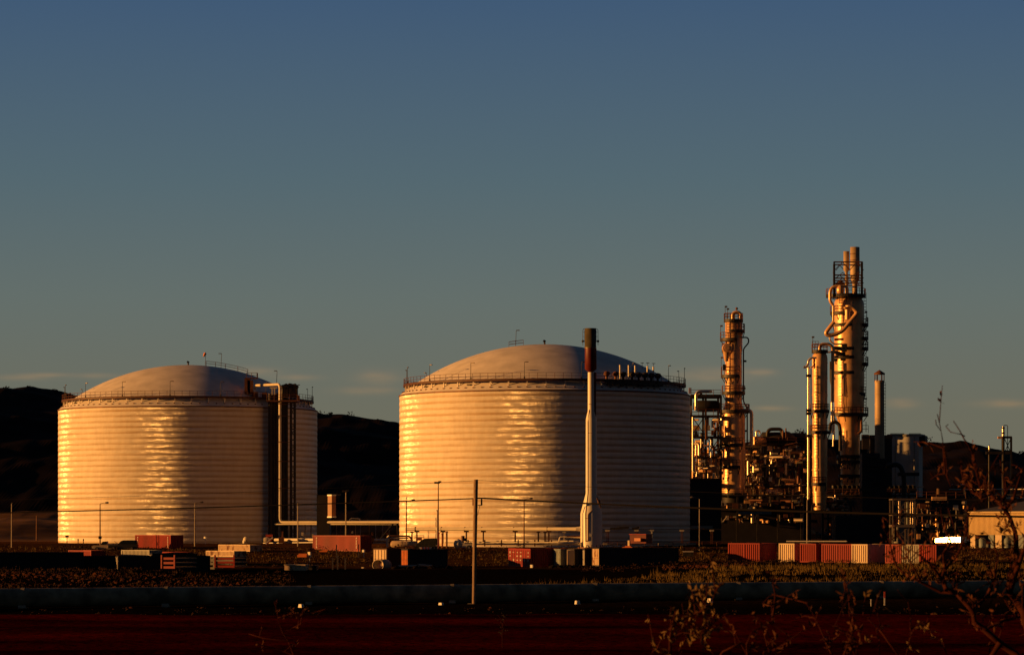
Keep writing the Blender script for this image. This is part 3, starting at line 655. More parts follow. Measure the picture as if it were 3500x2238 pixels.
# dark tower block with a sunlit edge
D = 591; q = W(1112, 1735, D)
t = thing('service_block', 'dark square tower block with a single sunlit cream panel, between the two tanks', 'building', (q.x, D, 3))
z0, z1 = 2.8, W(0, 1691, D).z
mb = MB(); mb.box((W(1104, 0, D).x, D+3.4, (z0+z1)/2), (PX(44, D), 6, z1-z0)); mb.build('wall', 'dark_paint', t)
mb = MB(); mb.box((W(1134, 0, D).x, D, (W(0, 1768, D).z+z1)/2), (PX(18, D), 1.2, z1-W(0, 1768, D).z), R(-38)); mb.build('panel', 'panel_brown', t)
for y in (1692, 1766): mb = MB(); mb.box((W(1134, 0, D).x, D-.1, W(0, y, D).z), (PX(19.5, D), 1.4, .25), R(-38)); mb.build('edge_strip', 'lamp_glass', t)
mb = MB(); mb.box((W(1150, 0, D).x, D+2, W(0, 1690, D).z), (PX(26, D), 2, .2)); mb.build('roof', 'dark_paint', t)
# ------------------------------------------------------------------ process columns
def shell_px(t, name, m, D, prof, n=40):       # prof: (centre x, half width, y) from bottom to top, photo pixels
    mb = MB(); mb.loft([W(c, y, D) for c, h, y in prof], [max(.02, PX(h, D)) for c, h, y in prof], n); return mb.build(name, m, t)
def platform(t, cx, D, y, ri, ro, a0, a1, railing=True, m='dark_steel', h=1.15):
    q = W(cx, y, D); c = (q.x, D, 0); ri, ro = PX(ri, D), PX(ro, D)
    mb = MB(); mb.arc_slab(c, ri, ro, q.z-.55, q.z+.05, a0, a1, 24)
    n = max(2, int((a1-a0)/40))
    for i in range(n+1):
        a = R(a0+(a1-a0)*i/n); s_, k = math.sin(a), -math.cos(a); mb.beam((q.x+ri*s_, D+ri*k, q.z-1.6), (q.x+ro*.98*s_, D+ro*.98*k, q.z-.25), .14)
    p = mb.build('platform', m, t)
    if railing:
        mb = MB(); rail(mb, arcpts(c, ro-.05, q.z, a0, a1, max(6, int((a1-a0)/12))), h, .06, 1.4); mb.build('railing', 'rust_steel', p)
    return p
def ladder(t, x, D, y0, y1, off=0, w=.45, m='pipe_paint', cage=True):
    a, b_ = W(x, y0, D), W(x, y1, D); a.y -= off; b_.y -= off; mb = MB(); dx = Vector((w/2, 0, 0))
    mb.beam(a-dx, b_-dx, .06); mb.beam(a+dx, b_+dx, .06); n = int((b_.z-a.z)/.6)
    for i in range(n): z = a.z+(i+.5)*.6; mb.beam((a.x-w/2, a.y, z), (a.x+w/2, a.y, z), .09)
    l = mb.build('ladder', m, t)
    if cage:
        mb = MB()
        for i in range(max(2, int((b_.z-a.z)/1.6))):
            z = a.z+1.5+i*1.6
            if z > b_.z: break
            mb.tube([(a.x-.36*math.cos(u), a.y-.65*math.sin(u), z) for u in [math.pi*k/6 for k in range(7)]], .055, 4)
        for u in (.6, 1.57, 2.5): mb.beam((a.x-.36*math.cos(u), a.y-.65*math.sin(u), a.z+1.5), (b_.x-.36*math.cos(u), b_.y-.65*math.sin(u), b_.z), .04)
        mb.build('ladder_cage', 'rust_steel', l)
def mast(t, x, D, y0, y1, dx=3):
    mb = MB(); a, b_ = W(x, y0, D), W(x, y1, D); mb.tube([a, b_], .055, 6); p = mb.build('lamp_mast', 'dark_steel', t)
    mb = MB(); mb.box(b_+Vector((PX(dx, D), 0, 0)), (.5, .25, .3)); mb.build('lamp_head', 'grey_steel', p)
def pipe(t, D, pts, r, m='pipe_clad', bend=.8, n=12, name='pipe', tilt=0.0):
    if tilt: pts = [(p[0], p[1], D-PX(p[0]-pts[0][0], D)*tilt) for p in pts]
    mb = MB(); mb.tube(fillet(pp(D, pts), bend, 6), r, n); return mb.build(name, m, t)

# --- two-step column next to the nearer tank
D = 592; cx = 2507
t = thing('distillation_column', 'two-step sunlit column with an arched pipe on top, first column right of the nearer tank', 'column', (W(cx, 0, D).x, D, 3), 'sunlit process columns')
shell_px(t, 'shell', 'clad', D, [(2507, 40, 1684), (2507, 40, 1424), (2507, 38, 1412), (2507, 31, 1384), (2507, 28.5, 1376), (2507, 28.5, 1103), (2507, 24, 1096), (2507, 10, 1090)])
shell_px(t, 'skirt', 'dark_paint', D, [(2507, 38, 1860), (2507, 38, 1684)])
for y, h in ((1424, 40.6), (1376, 29.4), (1205, 29.2), (1270, 29.2), (1480, 40.6), (1560, 40.6), (1640, 40.6)):
    mb = MB(); q = W(cx, y, D); mb.lathe([(PX(h, D), -.12), (PX(h, D), .12)], q, 40); mb.build('stiffener_ring', 'clad', t)
platform(t, cx, D, 1092, 0.5, 33, 0, 360)
platform(t, cx+6, D, 1128, 26, 33, -40, 120); platform(t, cx, D, 1157, 28, 46, -100, 10); platform(t, cx, D, 1195, 28, 40, -100, -40); platform(t, cx, D, 1282, 28, 43, -100, 25, h=1.6)
platform(t, cx, D, 1339, 28, 40, -100, 120); platform(t, cx+2, D, 1402, 36, 53, -110, 120); platform(t, cx, D, 1517, 39, 57, -110, 30); platform(t, cx, D, 1592, 39, 57, -110, 20)
for y0, y1 in ((1157, 1100), (1282, 1160), (1338, 1288), (1400, 1342)): ladder(t, 2487, D, y0, y1, PX(26, D))
for y0, y1 in ((1515, 1432), (1590, 1522), (1682, 1596)): ladder(t, 2481, D, y0, y1, PX(36, D), cage=False)
pipe(t, D, [(2504, 1094), (2504, 1067), (2532, 1067), (2532, 1200)], PX(5.5, D), 'clad', 1.2, name='overhead_pipe')
pipe(t, D, [(2535, 1153), (2557, 1153), (2560, 1170), (2541, 1192), (2541, 1372), (2554, 1396), (2554, 1520)], PX(2.4, D), 'dark_steel', .5, name='downcomer')
pipe(t, D-1, [(2540, 1402), (2569, 1402), (2569, 1523)], PX(6, D), 'pipe_clad', 1.2, name='side_draw_pipe')
mast(t, 2478.5, D, 1074, 1048); mast(t, 2487, D, 1088, 1056, 1); mast(t, 2463, D, 1150, 1114); mast(t, 2465, D, 1262, 1222)
mb = MB(); q = W(2484, 1190, D-3.2); mb.tube([q, q+Vector((0, -1.0, 0))], [.95, .8], 20); mb.tube([q+Vector((0, -1, 0)), q+Vector((0, -1.15, 0))], .45, 14); mb.tube([q, q-Vector((.1, -.2, 2.5))], [.9, .35], 14); mb.build('manway', 'clad', t)
for px, y in ((2480, 1507), (2481, 1582)): q = W(px, y, D-3.4); mb = MB(); mb.tube([q, q+Vector((0, -1, 0))], .55, 14); mb.build('manway', 'dark_steel', t)
for px, y in ((2542, 1327), (2545, 1234), (2545, 1472)): mb = MB(); mb.box(W(px, y, D), (.7, .5, .35)); mb.build('pipe_clamp', 'dark_steel', t)
mb = MB(); q = W(2476, 1255, D-3.2); mb.box(q, (.6, .5, 1.1)); mb.build('instrument_box', 'dark_steel', t)
q = W(2518, 1060, D); mb = MB(); mb.tube([q-Vector((0, 0, .5)), q+Vector((0, 0, .2))], .07, 6); mb.ball(q+Vector((0, 0, .3)), .28, 8); mb.build('warning_lamp', 'rust_steel', t)
q = W(2506, 1668, 580); t2 = thing('yard_lamp', 'short lamp with a round dark head in front of the first column', 'lamp', W(2489, 1700, 580))
mb = MB(); mb.tube([W(2489, 1700, 580), W(2489, 1675, 580)], .08, 6); mb.build('pole', 'dark_steel', t2)
mb = MB(); mb.tube([W(2487, 1674, 580), W(2493, 1669, 580)], [.28, .34], 10); mb.build('lamp_head', 'dark_steel', t2)

# --- slim column
D = 584.7; cx = 2802
t = thing('slim_column', 'slim sunlit column with an arched pipe over to the tallest column', 'column', (W(cx, 0, D).x, D, 3), 'sunlit process columns')
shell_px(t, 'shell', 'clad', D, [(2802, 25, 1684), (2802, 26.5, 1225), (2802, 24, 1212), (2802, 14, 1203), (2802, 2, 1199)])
shell_px(t, 'skirt', 'clad', D, [(2802, 22, 1742), (2802, 24, 1684)])
for y in (1292, 1350, 1561, 1605, 1480, 1240): mb = MB(); q = W(cx, y, D); mb.lathe([(PX(27.2, D), -.12), (PX(27.2, D), .12)], q, 36); mb.build('stiffener_ring', 'clad', t)
platform(t, cx, D, 1197, 1, 28, 0, 360); platform(t, cx, D, 1401, 26, 33, -100, 100); platform(t, cx+2, D, 1473, 26, 36, -110, 110); platform(t, cx, D, 1650, 26, 30, -80, 40)
for y0, y1 in ((1398, 1250), (1470, 1405), (1648, 1480)): ladder(t, 2787, D, y0, y1, PX(25, D), cage=y0 < 1480)
pipe(t, D, [(2802, 1205), (2802, 1176), (2846, 1176), (2846, 1262), (2846, 1374)], PX(5.6, D), 'clad', 1.3, name='overhead_pipe')
pipe(t, D-2, [(2791, 1223), (2772, 1223), (2763, 1232), (2762, 1245), (2754, 1255), (2746, 1254)], PX(4, D), 'pipe_clad', .7, name='vent_pipe')
pipe(t, D-2, [(2763, 1252), (2763, 1705)], PX(4, D), 'pipe_clad', .8, name='side_pipe')
pipe(t, D-1, [(2780, 1225), (2780, 1252), (2770, 1256)], PX(3, D), 'clad', .5)
pipe(t, D, [(2772, 1260), (2772, 1490)], PX(1.8, D), 'dark_steel', .5)
for y in (1284, 1402, 1413, 1489): mb = MB(); mb.box(W(2764, y, D-2), (.95, .8, .5)); mb.build('pipe_clamp', 'dark_steel', t)
mast(t, 2778, D, 1185, 1152, 1)
q = W(2787, 1188, D); mb = MB(); rail(mb, [q-Vector((.6, 0, 0)), q+Vector((.6, 0, 0))], 1.2, .04, .6); mb.build('top_cage', 'rust_steel', t)

# --- tallest column with framed vent stacks
D = 602; cx = 2903
t = thing('tall_column', 'tallest column, with twin vent stacks in a lattice frame and a looped pipe', 'column', (W(cx, 0, D).x, D, 3), 'sunlit process columns')
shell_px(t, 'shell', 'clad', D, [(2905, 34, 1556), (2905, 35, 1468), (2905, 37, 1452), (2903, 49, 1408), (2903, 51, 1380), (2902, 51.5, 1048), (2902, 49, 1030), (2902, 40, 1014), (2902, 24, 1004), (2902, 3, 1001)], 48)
shell_px(t, 'skirt', 'clad', D, [(2907, 33, 1690), (2906, 33, 1556)])
for y, h in ((1290, 52.4), (1351, 52.4), (1408, 50), (1140, 52.2), (1105, 52.2), (1500, 35.6), (1240, 52.4)): mb = MB(); q = W(cx, y, D); mb.lathe([(PX(h, D), -.13), (PX(h, D), .13)], q, 44); mb.build('stiffener_ring', 'clad', t)
platform(t, 2891, D, 1008, 2, 68, -100, 100); platform(t, 2897, D, 1067, 48, 60, -90, -5); platform(t, 2897, D, 1107, 50, 56, -70, 10, False)
for y in (1107, 1153, 1188, 1241): platform(t, cx, D, y, 51, 65, 55, 125)
platform(t, cx, D, 1105, 51, 60, 95, 130, False); platform(t, cx, D, 1413, 48, 65, -70, 125); platform(t, 2906, D, 1556, 33, 46, -100, 100, False, 'dark_steel'); platform(t, 2906, D, 1574, 33, 48, -100, 100, False, 'dark_steel'); platform(t, 2906, D, 1622, 33, 40, -100, 60, False, 'dark_steel')
platform(t, cx+15, D, 1343, 36, 44, -40, 60)
mast(t, 2963, D, 1100, 1066, -3); mast(t, 2960, D, 1400, 1362, -1)
for y0, y1 in ((1066, 1020), (1104, 1072), (1265, 1234), (1412, 1285)): ladder(t, 2869, D, y0, y1, PX(46, D), cage=y0 < 1200, w=.6)
ladder(t, 2879, D, 1556, 1470, PX(33, D), cage=False)
ladder(t, 2957, D, 1400, 1000, 0, m='dark_steel', cage=False)
# lattice frame round the vents
f = [(2851, D-3), (2946, D-3), (2851, D+3), (2946, D+3)]; fx = [(W(a, 0, d).x, d) for a, d in f]
zt, zb = W(0, 899, D).z, W(0, 1016, D).z
for a in fx: mb = MB(); mb.beam((*a, zb), (*a, zt), .42 if a[0] > fx[0][0] else .3); mb.build('frame_post', 'dark_steel', t)
mb = MB()
for y in (900, 936, 955, 972):
    z = W(0, y, D).z
    for i, j in ((0, 1), (2, 3), (0, 2), (1, 3)):
        if y in (936,) and (i, j) == (0, 1): continue
        mb.beam((*fx[i], z), (*fx[j], z), .24)
for (y0, y1) in ((900, 928), (936, 955), (955, 972)):
    z0, z1 = W(0, y0, D).z, W(0, y1, D).z
    for yy in (D-3, D+3):
        xs3 = [W(q, 0, D).x for q in (2852, 2874, 2899, 2922, 2946)]
        for k in range(4): mb.beam((xs3[k], yy, z0 if k % 2 else z1), (xs3[k+1], yy, z1 if k % 2 else z0), .13)
mb.build('frame_bracing', 'rust_steel', t)
mb = MB(); c = W(2922, 962, D); mb.lathe([(.5, -2.6), (.5, -.4), (PX(15, D), .6), (PX(16.5, D), 2), (PX(16, D), c.z*0+W(0, 845, D).z-c.z), (PX(14, D), W(0, 845, D).z-c.z), (PX(14, D), W(0, 850, D).z-c.z)], c, 28, cap=True); v1 = mb.build('vent_stack', 'weathered', t)
mb = MB(); c = W(2893, 972, D+1.5); mb.lathe([(PX(5, D), -3), (PX(5, D), W(0, 928, D).z-c.z), (PX(10, D), W(0, 921, D).z-c.z), (PX(10.2, D), W(0, 857, D).z-c.z), (PX(8.5, D), W(0, 857, D).z-c.z), (PX(8.5, D), W(0, 862, D).z-c.z)], c, 24, cap=True); mb.build('vent_stack', 'weathered', t)
for y in (868, 890): mb = MB(); q = W(2922, y, D); mb.lathe([(PX(16.6, D), -.08), (PX(16.6, D), .08)], q, 28, -90, 0); mb.build('vent_band', 'rust_steel', v1)
pipe(t, D-3, [(2896, 1005), (2896, 978), (2837, 978), (2837, 1030), (2848, 1044)], PX(5.2, D), 'clad', 2.0, name='loop_pipe')
pipe(t, D-4, [(2848, 1045), (2848, 1110)], PX(3.5, D), 'clad', name='loop_pipe')
mb = MB(); mb.ball(W(2872, 992, D-3), .8, 10, 1.4); mb.tube([W(2872, 1006, D-3), W(2872, 982, D-3)], .4, 8); mb.build('relief_valve', 'clad', t)
mb = MB()
for k in range(6): mb.tube([W(2858+k*5, 974, D), W(2860+k*4.5, 958+abs(k-3)*3, D)], .18, 6)
mb.build('valve_cluster', 'rust_steel', t)
pipe(t, D-4.6, [(2890, 1050), (2890, 1050.1), (2912, 1048), (2929, 1066), (2927, 1073), (2870, 1142), (2813, 1148), (2851, 1100)], PX(7.2, D), 'clad', 2.2, name='transfer_pipe')
pipe(t, D-4.2, [(2897, 1058), (2897, 1092)], PX(9, D), 'clad', name='drum')
pipe(t, D-4, [(2835, 1148), (2837, 1165), (2850, 1176), (2892, 1176)], PX(3, D), 'pipe_clad', .9)
pipe(t, D-4.6, [(2852, 1160), (2883, 1159)], PX(4, D), 'red_paint')
pipe(t, D-4, [(2826, 1204), (2862, 1201)], PX(3, D), 'pipe_clad')
for px, y, r in ((2864, 1211, 4), (2879, 1210, 4), (2885, 1197, 5), (2852, 1207, 3)): mb = MB(); q = W(px, y, D-4.5); mb.tube([q-Vector((PX(r*1.8, D), 0, 0)), q+Vector((PX(r*1.8, D), 0, .1))], PX(r, D), 10); mb.build('heat_exchanger', 'clad', t)
mb = MB()
for k in range(26): q = W(rnd.uniform(2853, 2895), rnd.uniform(1178, 1232), D-4-rnd.random()); mb.box(q, (rnd.uniform(.3, 1.2), .6, rnd.uniform(.2, .7)))
mb.build('valve_cluster', 'dark_steel', t)
platform(t, cx-8, D, 1270, 46, 54, -70, 20, False, 'dark_steel'); platform(t, cx-8, D, 1188, 46, 54, -60, 20, False, 'dark_steel'); platform(t, cx-8, D, 1218, 46, 54, -60, 20, False, 'dark_steel')
for px, y0, y1, r, m in ((2843, 1262, 1480, 3.2, 'pipe_clad'), (2850, 1400, 1505, 3.5, 'pipe_clad'), (2878, 1290, 1395, 1.6, 'red_paint'), (2892, 1300, 1390, 1.4, 'rust_steel'), (2848, 1500, 1525, 3, 'pipe_clad')): pipe(t, D-4, [(px, y0), (px, y1)], PX(r, D), m)
pipe(t, D-4, [(2836, 1470), (2838, 1448), (2852, 1440), (2868, 1448), (2872, 1470), (2872, 1540)], PX(6, D), 'dark_steel', 1.2, name='reboiler_pipe')
pipe(t, D-2, [(2944, 1420), (2944, 1475), (2932, 1482)], PX(4.5, D), 'rust_steel', 1.0)
pipe(t, D-3, [(2838, 1235), (2838, 1300), (2850, 1350)], PX(2.4, D), 'dark_steel', .6)
for y0 in (1585, 1600, 1632, 1645):
    for k in range(5): mb = MB(); q = W(2880+k*8, y0, D-3.6); mb.box(q, (PX(rnd.uniform(2, 6), D), .6, PX(rnd.uniform(3, 10), D))); mb.build('valve_box', rnd.choice(['rust_steel', 'clad', 'dark_steel']), t)

# --- capped chimney
D = 579; cx = 3006
t = thing('chimney', 'plain round chimney with a small pointed rain cap on legs, right of the tallest column', 'chimney', (W(cx, 0, D).x, D, 3))
shell_px(t, 'flue', 'weathered', D, [(3008, 17, 1800), (3006.5, 16.6, 1545), (3006, 16, 1300)], 36)
for y in (1307, 1345, 1382, 1419, 1457, 1492, 1541): mb = MB(); q = W(3006.3, y, D); mb.lathe([(PX(17, D), -.1), (PX(17, D), .1)], q, 36); mb.build('flue_band', 'weathered', t)
mb = MB(); q = W(3006, 1280, D); mb.lathe([(PX(19, D), 0), (PX(19, D), .25), (PX(14, D), .42), (PX(2, D), .85), (.02, .9)], q, 28, cap=True); mb.build('rain_cap', 'rust_steel', t)
for k in range(6): a = R(k*60+20); q = W(3006, 1281, D); mb = MB(); r = PX(15.6, D); mb.beam((q.x+r*math.sin(a), D-r*math.cos(a), W(0, 1306, D).z), (q.x+r*math.sin(a), D-r*math.cos(a), q.z), .16); mb.build('cap_leg', 'rust_steel', t)
ladder(t, 3023, D, 1560, 1305, 0, cage=False, m='dark_steel')

# --- grey tank behind the chimney
D = 600; cx = 3102
t = thing('plant_block', 'boxy grey flat-topped plant building with roof rails behind the chimney', 'building', (W(cx, 0, D).x, D, 3))
q = W(3100, 1488, D); th = R(-16); wx = PX(52, D)*2/math.cos(th)
mb = MB(); mb.box((q.x, D+3, q.z/2), (wx, 5.0, q.z), th); mb.build('wall', 'plant_grey', t)
mb = MB(); mb.box((q.x+.25, D+3.1, q.z+.05), (wx+.5, 5.5, .5), th); mb.build('roof', 'grey_paint', t)
mb = MB(); mb.box((q.x+wx*.5+.3, D+1.6, q.z-1.0), (1.2, 3, 2.0), th); mb.build('roof_hood', 'dark_paint', t)
for a, b_ in ((3044, 3090), (3108, 3146)): mb = MB(); rail(mb, [W(a, 1486, D), W(b_, 1486, D)], PX(5, D), .05, 2.5); mb.build('roof_rail', 'dark_steel', t)
for px in (3060, 3125): mb = MB(); mb.tube([W(px, 1492, D-.6), W(px, 1760, D-.6)], .12, 6); mb.build('wall_pipe', 'grey_paint', t)
t = thing('reformer_box', 'low dark flat-roofed block with a sunlit top edge, right of the tallest column', 'building', W(3005, 1850, 592))
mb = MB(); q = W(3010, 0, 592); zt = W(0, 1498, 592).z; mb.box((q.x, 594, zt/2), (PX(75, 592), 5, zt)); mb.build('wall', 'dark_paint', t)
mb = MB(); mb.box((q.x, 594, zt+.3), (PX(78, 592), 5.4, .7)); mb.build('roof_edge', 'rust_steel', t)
mb = MB(); mb.box(W(2957, 1510, 590), (PX(22, 590), 2, PX(50, 590))); mb.build('side_box', 'dark_paint', t)
mb = MB(); rail(mb, [W(2948, 1480, 590), W(2968, 1480, 590)], 1.5, .05, 1); mb.build('railing', 'dark_steel', t)
pipe(t, 590, [(2960, 1476), (2960, 1440)], .06, 'dark_steel', name='mast')
# elbow duct by the grey tank
t = thing('elbow_duct', 'dark curved duct bending down in front of the boxy grey building', 'pipe', W(3080, 1700, 566))
pipe(t, 566, [(3030, 1592), (3075, 1584), (3090, 1625), (3090, 1700)], PX(8, 566), 'dark_steel', 2.5)
mb = MB(); mb.box(W(3105, 1620, 566), (PX(70, 566), 2, .6)); mb.build('deck', 'dark_steel', t)
t = thing('boiler_house', 'big black windowless plant block below the chimney', 'building', W(2990, 1850, 573.5))
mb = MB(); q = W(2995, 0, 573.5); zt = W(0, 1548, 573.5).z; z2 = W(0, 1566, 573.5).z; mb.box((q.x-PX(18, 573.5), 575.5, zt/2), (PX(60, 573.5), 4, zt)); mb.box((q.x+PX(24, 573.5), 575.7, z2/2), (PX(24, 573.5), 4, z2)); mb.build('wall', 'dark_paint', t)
for k in range(9): mb = MB(); mb.box(W(2950+rnd.random()*90, 1560+k*14, 573), (PX(rnd.uniform(15, 50), 573), .5, .5)); mb.build('duct', 'dark_steel', t)

# ------------------------------------------------------------------ steel modules full of pipework
def frame(t, D, xs_, ys_, depth=6, w=.35, m='dark_steel', brace=()):
    for px in xs_:
        for d in (D, D+depth): mb = MB(); a = W(px, ys_[0], d); b_ = W(px, ys_[-1], D); mb.beam((W(px, 0, D).x, d, b_.z), (W(px, 0, D).x, d, W(0, ys_[0], D).z), w); mb.build('column', m, t)
    for y in ys_[:-1]:
        z = W(0, y, D).z; x0, x1 = W(xs_[0], 0, D).x, W(xs_[-1], 0, D).x
        mb = MB(); mb.box(((x0+x1)/2, D+depth/2, z-.12), (x1-x0+.4, depth+.6, .22)); f_ = mb.build('floor', m, t)
        mb = MB(); rail(mb, [(x0, D-.25, z), (x1, D-.25, z)], 1.1, .05, 1.6); mb.build('railing', 'rust_steel', f_)
    mb = MB(); ok = False
    for i, j, k in brace:
        mb.beam(W(xs_[i], ys_[k], D), W(xs_[j], ys_[k+1], D), .16); mb.beam(W(xs_[j], ys_[k], D), W(xs_[i], ys_[k+1], D), .16); ok = True
    if ok: mb.build('bracing', m, t)
def rnd_pipes(t, D, x0, x1, y0, y1, n, mats=('pipe_clad', 'pipe_clad', 'rust_steel', 'dark_steel', 'clad')):
    for _ in range(n):
        m = rnd.choice(mats); x = rnd.uniform(x0, x1); y = rnd.uniform(y0, y1); d = D+rnd.uniform(-1.5, 5); k = rnd.random(); r = rnd.uniform(.10, .34)
        if k < .5: pts = [(x, y), (x, min(y1, y+rnd.uniform(15, 70)))]
        elif k < .75: pts = [(x, y), (min(x1, x+rnd.uniform(12, 50)), y)]
        else: L_ = rnd.uniform(12, 40); s_ = rnd.choice((-1, 1)); pts = [(x, min(y1, y+L_)), (x, y), (max(x0, min(x1, x+s_*L_*.7)), y)]
        pipe(t, d, pts, r, m, .5, 8, tilt=.6)
    for _ in range(n//2):
        q = W(rnd.uniform(x0, x1), rnd.uniform(y0, y1), D+rnd.uniform(-1.5, 4)); mb = MB(); mb.box(q, (rnd.uniform(.3, 1.3), .6, rnd.uniform(.3, 1))); mb.build('valve', rnd.choice(('rust_steel', 'dark_steel', 'clad', 'pipe_clad')), t)

D = 588
t = thing('vessel_module', 'dark steel structure of vessels and bright pipes between the nearer tank and first column', 'plant module', W(2410, 1850, D))
frame(t, D, [2362, 2412, 2464], [1352, 1418, 1490, 1560, 1650, 1852], 8, .4, 'dark_steel', [(0, 1, 1), (1, 2, 2)])
mb = MB(); a = W(2384, 1387, D+3); b_ = W(2448, 1387, D+3); v = PX(19, D); mb.tube([a-Vector((.8, 0, 0)), a, b_, b_+Vector((.9, 0, 0))], [v*.6, v, v, v*.5], 20); mb.build('horizontal_vessel', 'dark_paint', t)
pipe(t, D-1, [(2379, 1402), (2379, 1338), (2430, 1338)], PX(5, D), 'pipe_clad', .9); pipe(t, D, [(2390, 1356), (2391, 1346), (2400, 1344)], PX(3.5, D), 'pipe_clad', .5); mb = MB(); mb.ball(W(2430, 1338, D-1), PX(5, D), 10); mb.build('pipe_end', 'pipe_clad', t)
for px, y0, y1, r, m in ((2368, 1425, 1610, 3, 'pipe_clad'), (2359, 1386, 1410, 4, 'pipe_clad'), (2396, 1500, 1530, 2, 'pipe_clad'), (2430, 1502, 1530, 2, 'pipe_clad'), (2430, 1545, 1562, 2, 'pipe_clad'), (2356, 1325, 1345, 2, 'rust_steel'), (2361, 1325, 1345, 2, 'rust_steel'), (2371, 1540, 1612, 2, 'pipe_clad'), (2420, 1618, 1644, 2, 'pipe_clad')): pipe(t, D-1.5, [(px, y0), (px, y1)], PX(r, D), m)
mb = MB(); mb.beam(W(2360, 1352, D), W(2466, 1352, D), .5); mb.beam(W(2395, 1356, D+8), W(2466, 1358, D+8), .3); mb.build('crane_beam', 'dark_steel', t)
pipe(t, D-1, [(2394, 1601), (2420, 1599)], PX(1.8, D), 'pipe_clad', tilt=.7); pipe(t, D-1.5, [(2380, 1628), (2382, 1610), (2388, 1606)], PX(2, D), 'pipe_clad', .4)
rnd_pipes(t, D, 2358, 2466, 1425, 1640, 52)
for k in range(12): q = W(2362+k*8.5, 1641+rnd.uniform(-2, 3), D-1.5); mb = MB(); mb.box(q, (.5, .4, .35)); mb.build('valve', 'pipe_clad', t)
t = thing('compressor_house', 'big black windowless building between the nearer tank and the plant, behind a lamp post', 'building', W(2400, 1852, 566))
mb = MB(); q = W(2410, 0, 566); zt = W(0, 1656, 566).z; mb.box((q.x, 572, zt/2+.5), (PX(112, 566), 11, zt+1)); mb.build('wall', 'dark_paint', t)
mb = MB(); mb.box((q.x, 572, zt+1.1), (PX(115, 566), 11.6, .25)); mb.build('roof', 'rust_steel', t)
mb = MB(); mb.box(W(2398, 1801, 565.5), (PX(75, 565), .6, .55)); mb.build('ledge', 'grey_paint', t)

D = 598.5
t = thing('service_module', 'open frame of pale steel columns and decks just right of the first column', 'plant module', W(2560, 1850, D))
frame(t, D, [2509, 2542, 2570, 2600], [1524, 1570, 1615, 1656, 1702, 1742], 6, .32, 'grey_steel')
pipe(t, D-2, [(2470, 1618), (2508, 1607)], PX(3.4, D), 'pipe_clad', name='sloping_pipe'); pipe(t, D-2, [(2504, 1613), (2504, 1665)], PX(3, D), 'pipe_clad')
pipe(t, D-2, [(2577, 1581), (2577, 1614)], PX(5.5, D), 'pipe_clad', name='drum'); pipe(t, D-2, [(2588, 1628), (2585, 1640), (2573, 1643)], PX(2, D), 'pipe_clad', .7)
rnd_pipes(t, D, 2508, 2602, 1530, 1735, 46)
t = thing('low_pipe_deck', 'low black pipe deck with small glinting valves under the first column', 'plant module', W(2600, 1850, 584))
frame(t, 585, [2450, 2520, 2590, 2660, 2740], [1690, 1740, 1850], 8, .4, 'dark_steel')
mb = MB(); q = W(2590, 1792, 587); mb.box((q.x, 588, W(0, 1792, 587).z), (PX(290, 587), 1.6, PX(150, 587))); mb.build('wall', 'dark_paint', t)
mb = MB(); mb.box(W(2580, 1752, 573), (PX(112, 573), 1, .5)); mb.build('shelf', 'blue_paint', t)
pipe(t, 584, [(2471, 1783), (2486, 1764)], PX(2.2, 573), 'pipe_clad', name='sloping_pipe')
rnd_pipes(t, 584, 2455, 2745, 1708, 1738, 30); rnd_pipes(t, 584, 2455, 2745, 1756, 1786, 18)
D = 595.5
t = thing('round_vessel', 'bright round end of a horizontal drum among the dark pipes', 'vessel', W(2628, 1720, D))
q = W(2628, 1683, D); mb = MB(); r = PX(12.5, D); ax_ = Vector((.62, .78, 0)); mb.tube([q-ax_*.55, q-ax_*.35, q, q+ax_*4], [r*.35, r*.8, r, r], 24); mb.build('drum', 'pipe_clad', t)
mb = MB(); mb.box((q.x+1, D+1.5, (q.z+2)/2-.3), (1.5, 3, q.z-2)); mb.build('saddle', 'dark_steel', t)
mb = MB(); rail(mb, [W(2614, 1695, D-1.5), W(2640, 1695, D-1.5)], .9, .05, .8); mb.build('railing', 'rust_steel', t)

D = 598.5
t = thing('exchanger_deck', 'rust brown deck with a horizontal exchanger and looped pipe, left of the slim column', 'plant module', W(2670, 1850, D))
frame(t, D, [2570, 2625, 2690, 2752], [1514, 1592, 1660, 1700], 8, .35, 'dark_steel')
mb = MB(); a = W(2606, 1500, D+2); b_ = W(2700, 1500, D+2); r = PX(24, D); mb.tube([a-Vector((.5, 0, 0)), a, b_, b_+Vector((1, 0, 0))], [r*.5, r, r, r*.4], 24); mb.build('exchanger', 'dark_paint', t)
q = W(2577, 1506, D-1); mb = MB(); mb.tube([q, q+Vector((.4, .5, 0)), q+Vector((3.6, 4.3, 0))], [.72, .95, .95], 18); mb.build('drum', 'clad', t)
pipe(t, D+1, [(2622, 1500), (2624, 1466), (2672, 1466), (2676, 1490)], PX(6, D), 'dark_steel', 2.0, name='loop_pipe')
pipe(t, D, [(2584, 1492), (2585, 1472), (2596, 1472), (2597, 1482)], PX(3, D), 'pipe_clad', .6); pipe(t, D, [(2686, 1500), (2686, 1463)], .14, 'rust_steel'); pipe(t, D, [(2676, 1500), (2676, 1470)], .14, 'rust_steel')
pipe(t, D-1, [(2614, 1585), (2614, 1562), (2690, 1561)], PX(4, D), 'pipe_clad', 1.0, tilt=.6); pipe(t, D-2, [(2637, 1585), (2638, 1570), (2648, 1562)], PX(3, D), 'pipe_clad', .6); pipe(t, D+2, [(2700, 1547), (2770, 1544)], PX(5, D), 'clad', tilt=.6); pipe(t, D-2, [(2679, 1558), (2679, 1522), (2712, 1516)], PX(3, D), 'rust_steel', .6)
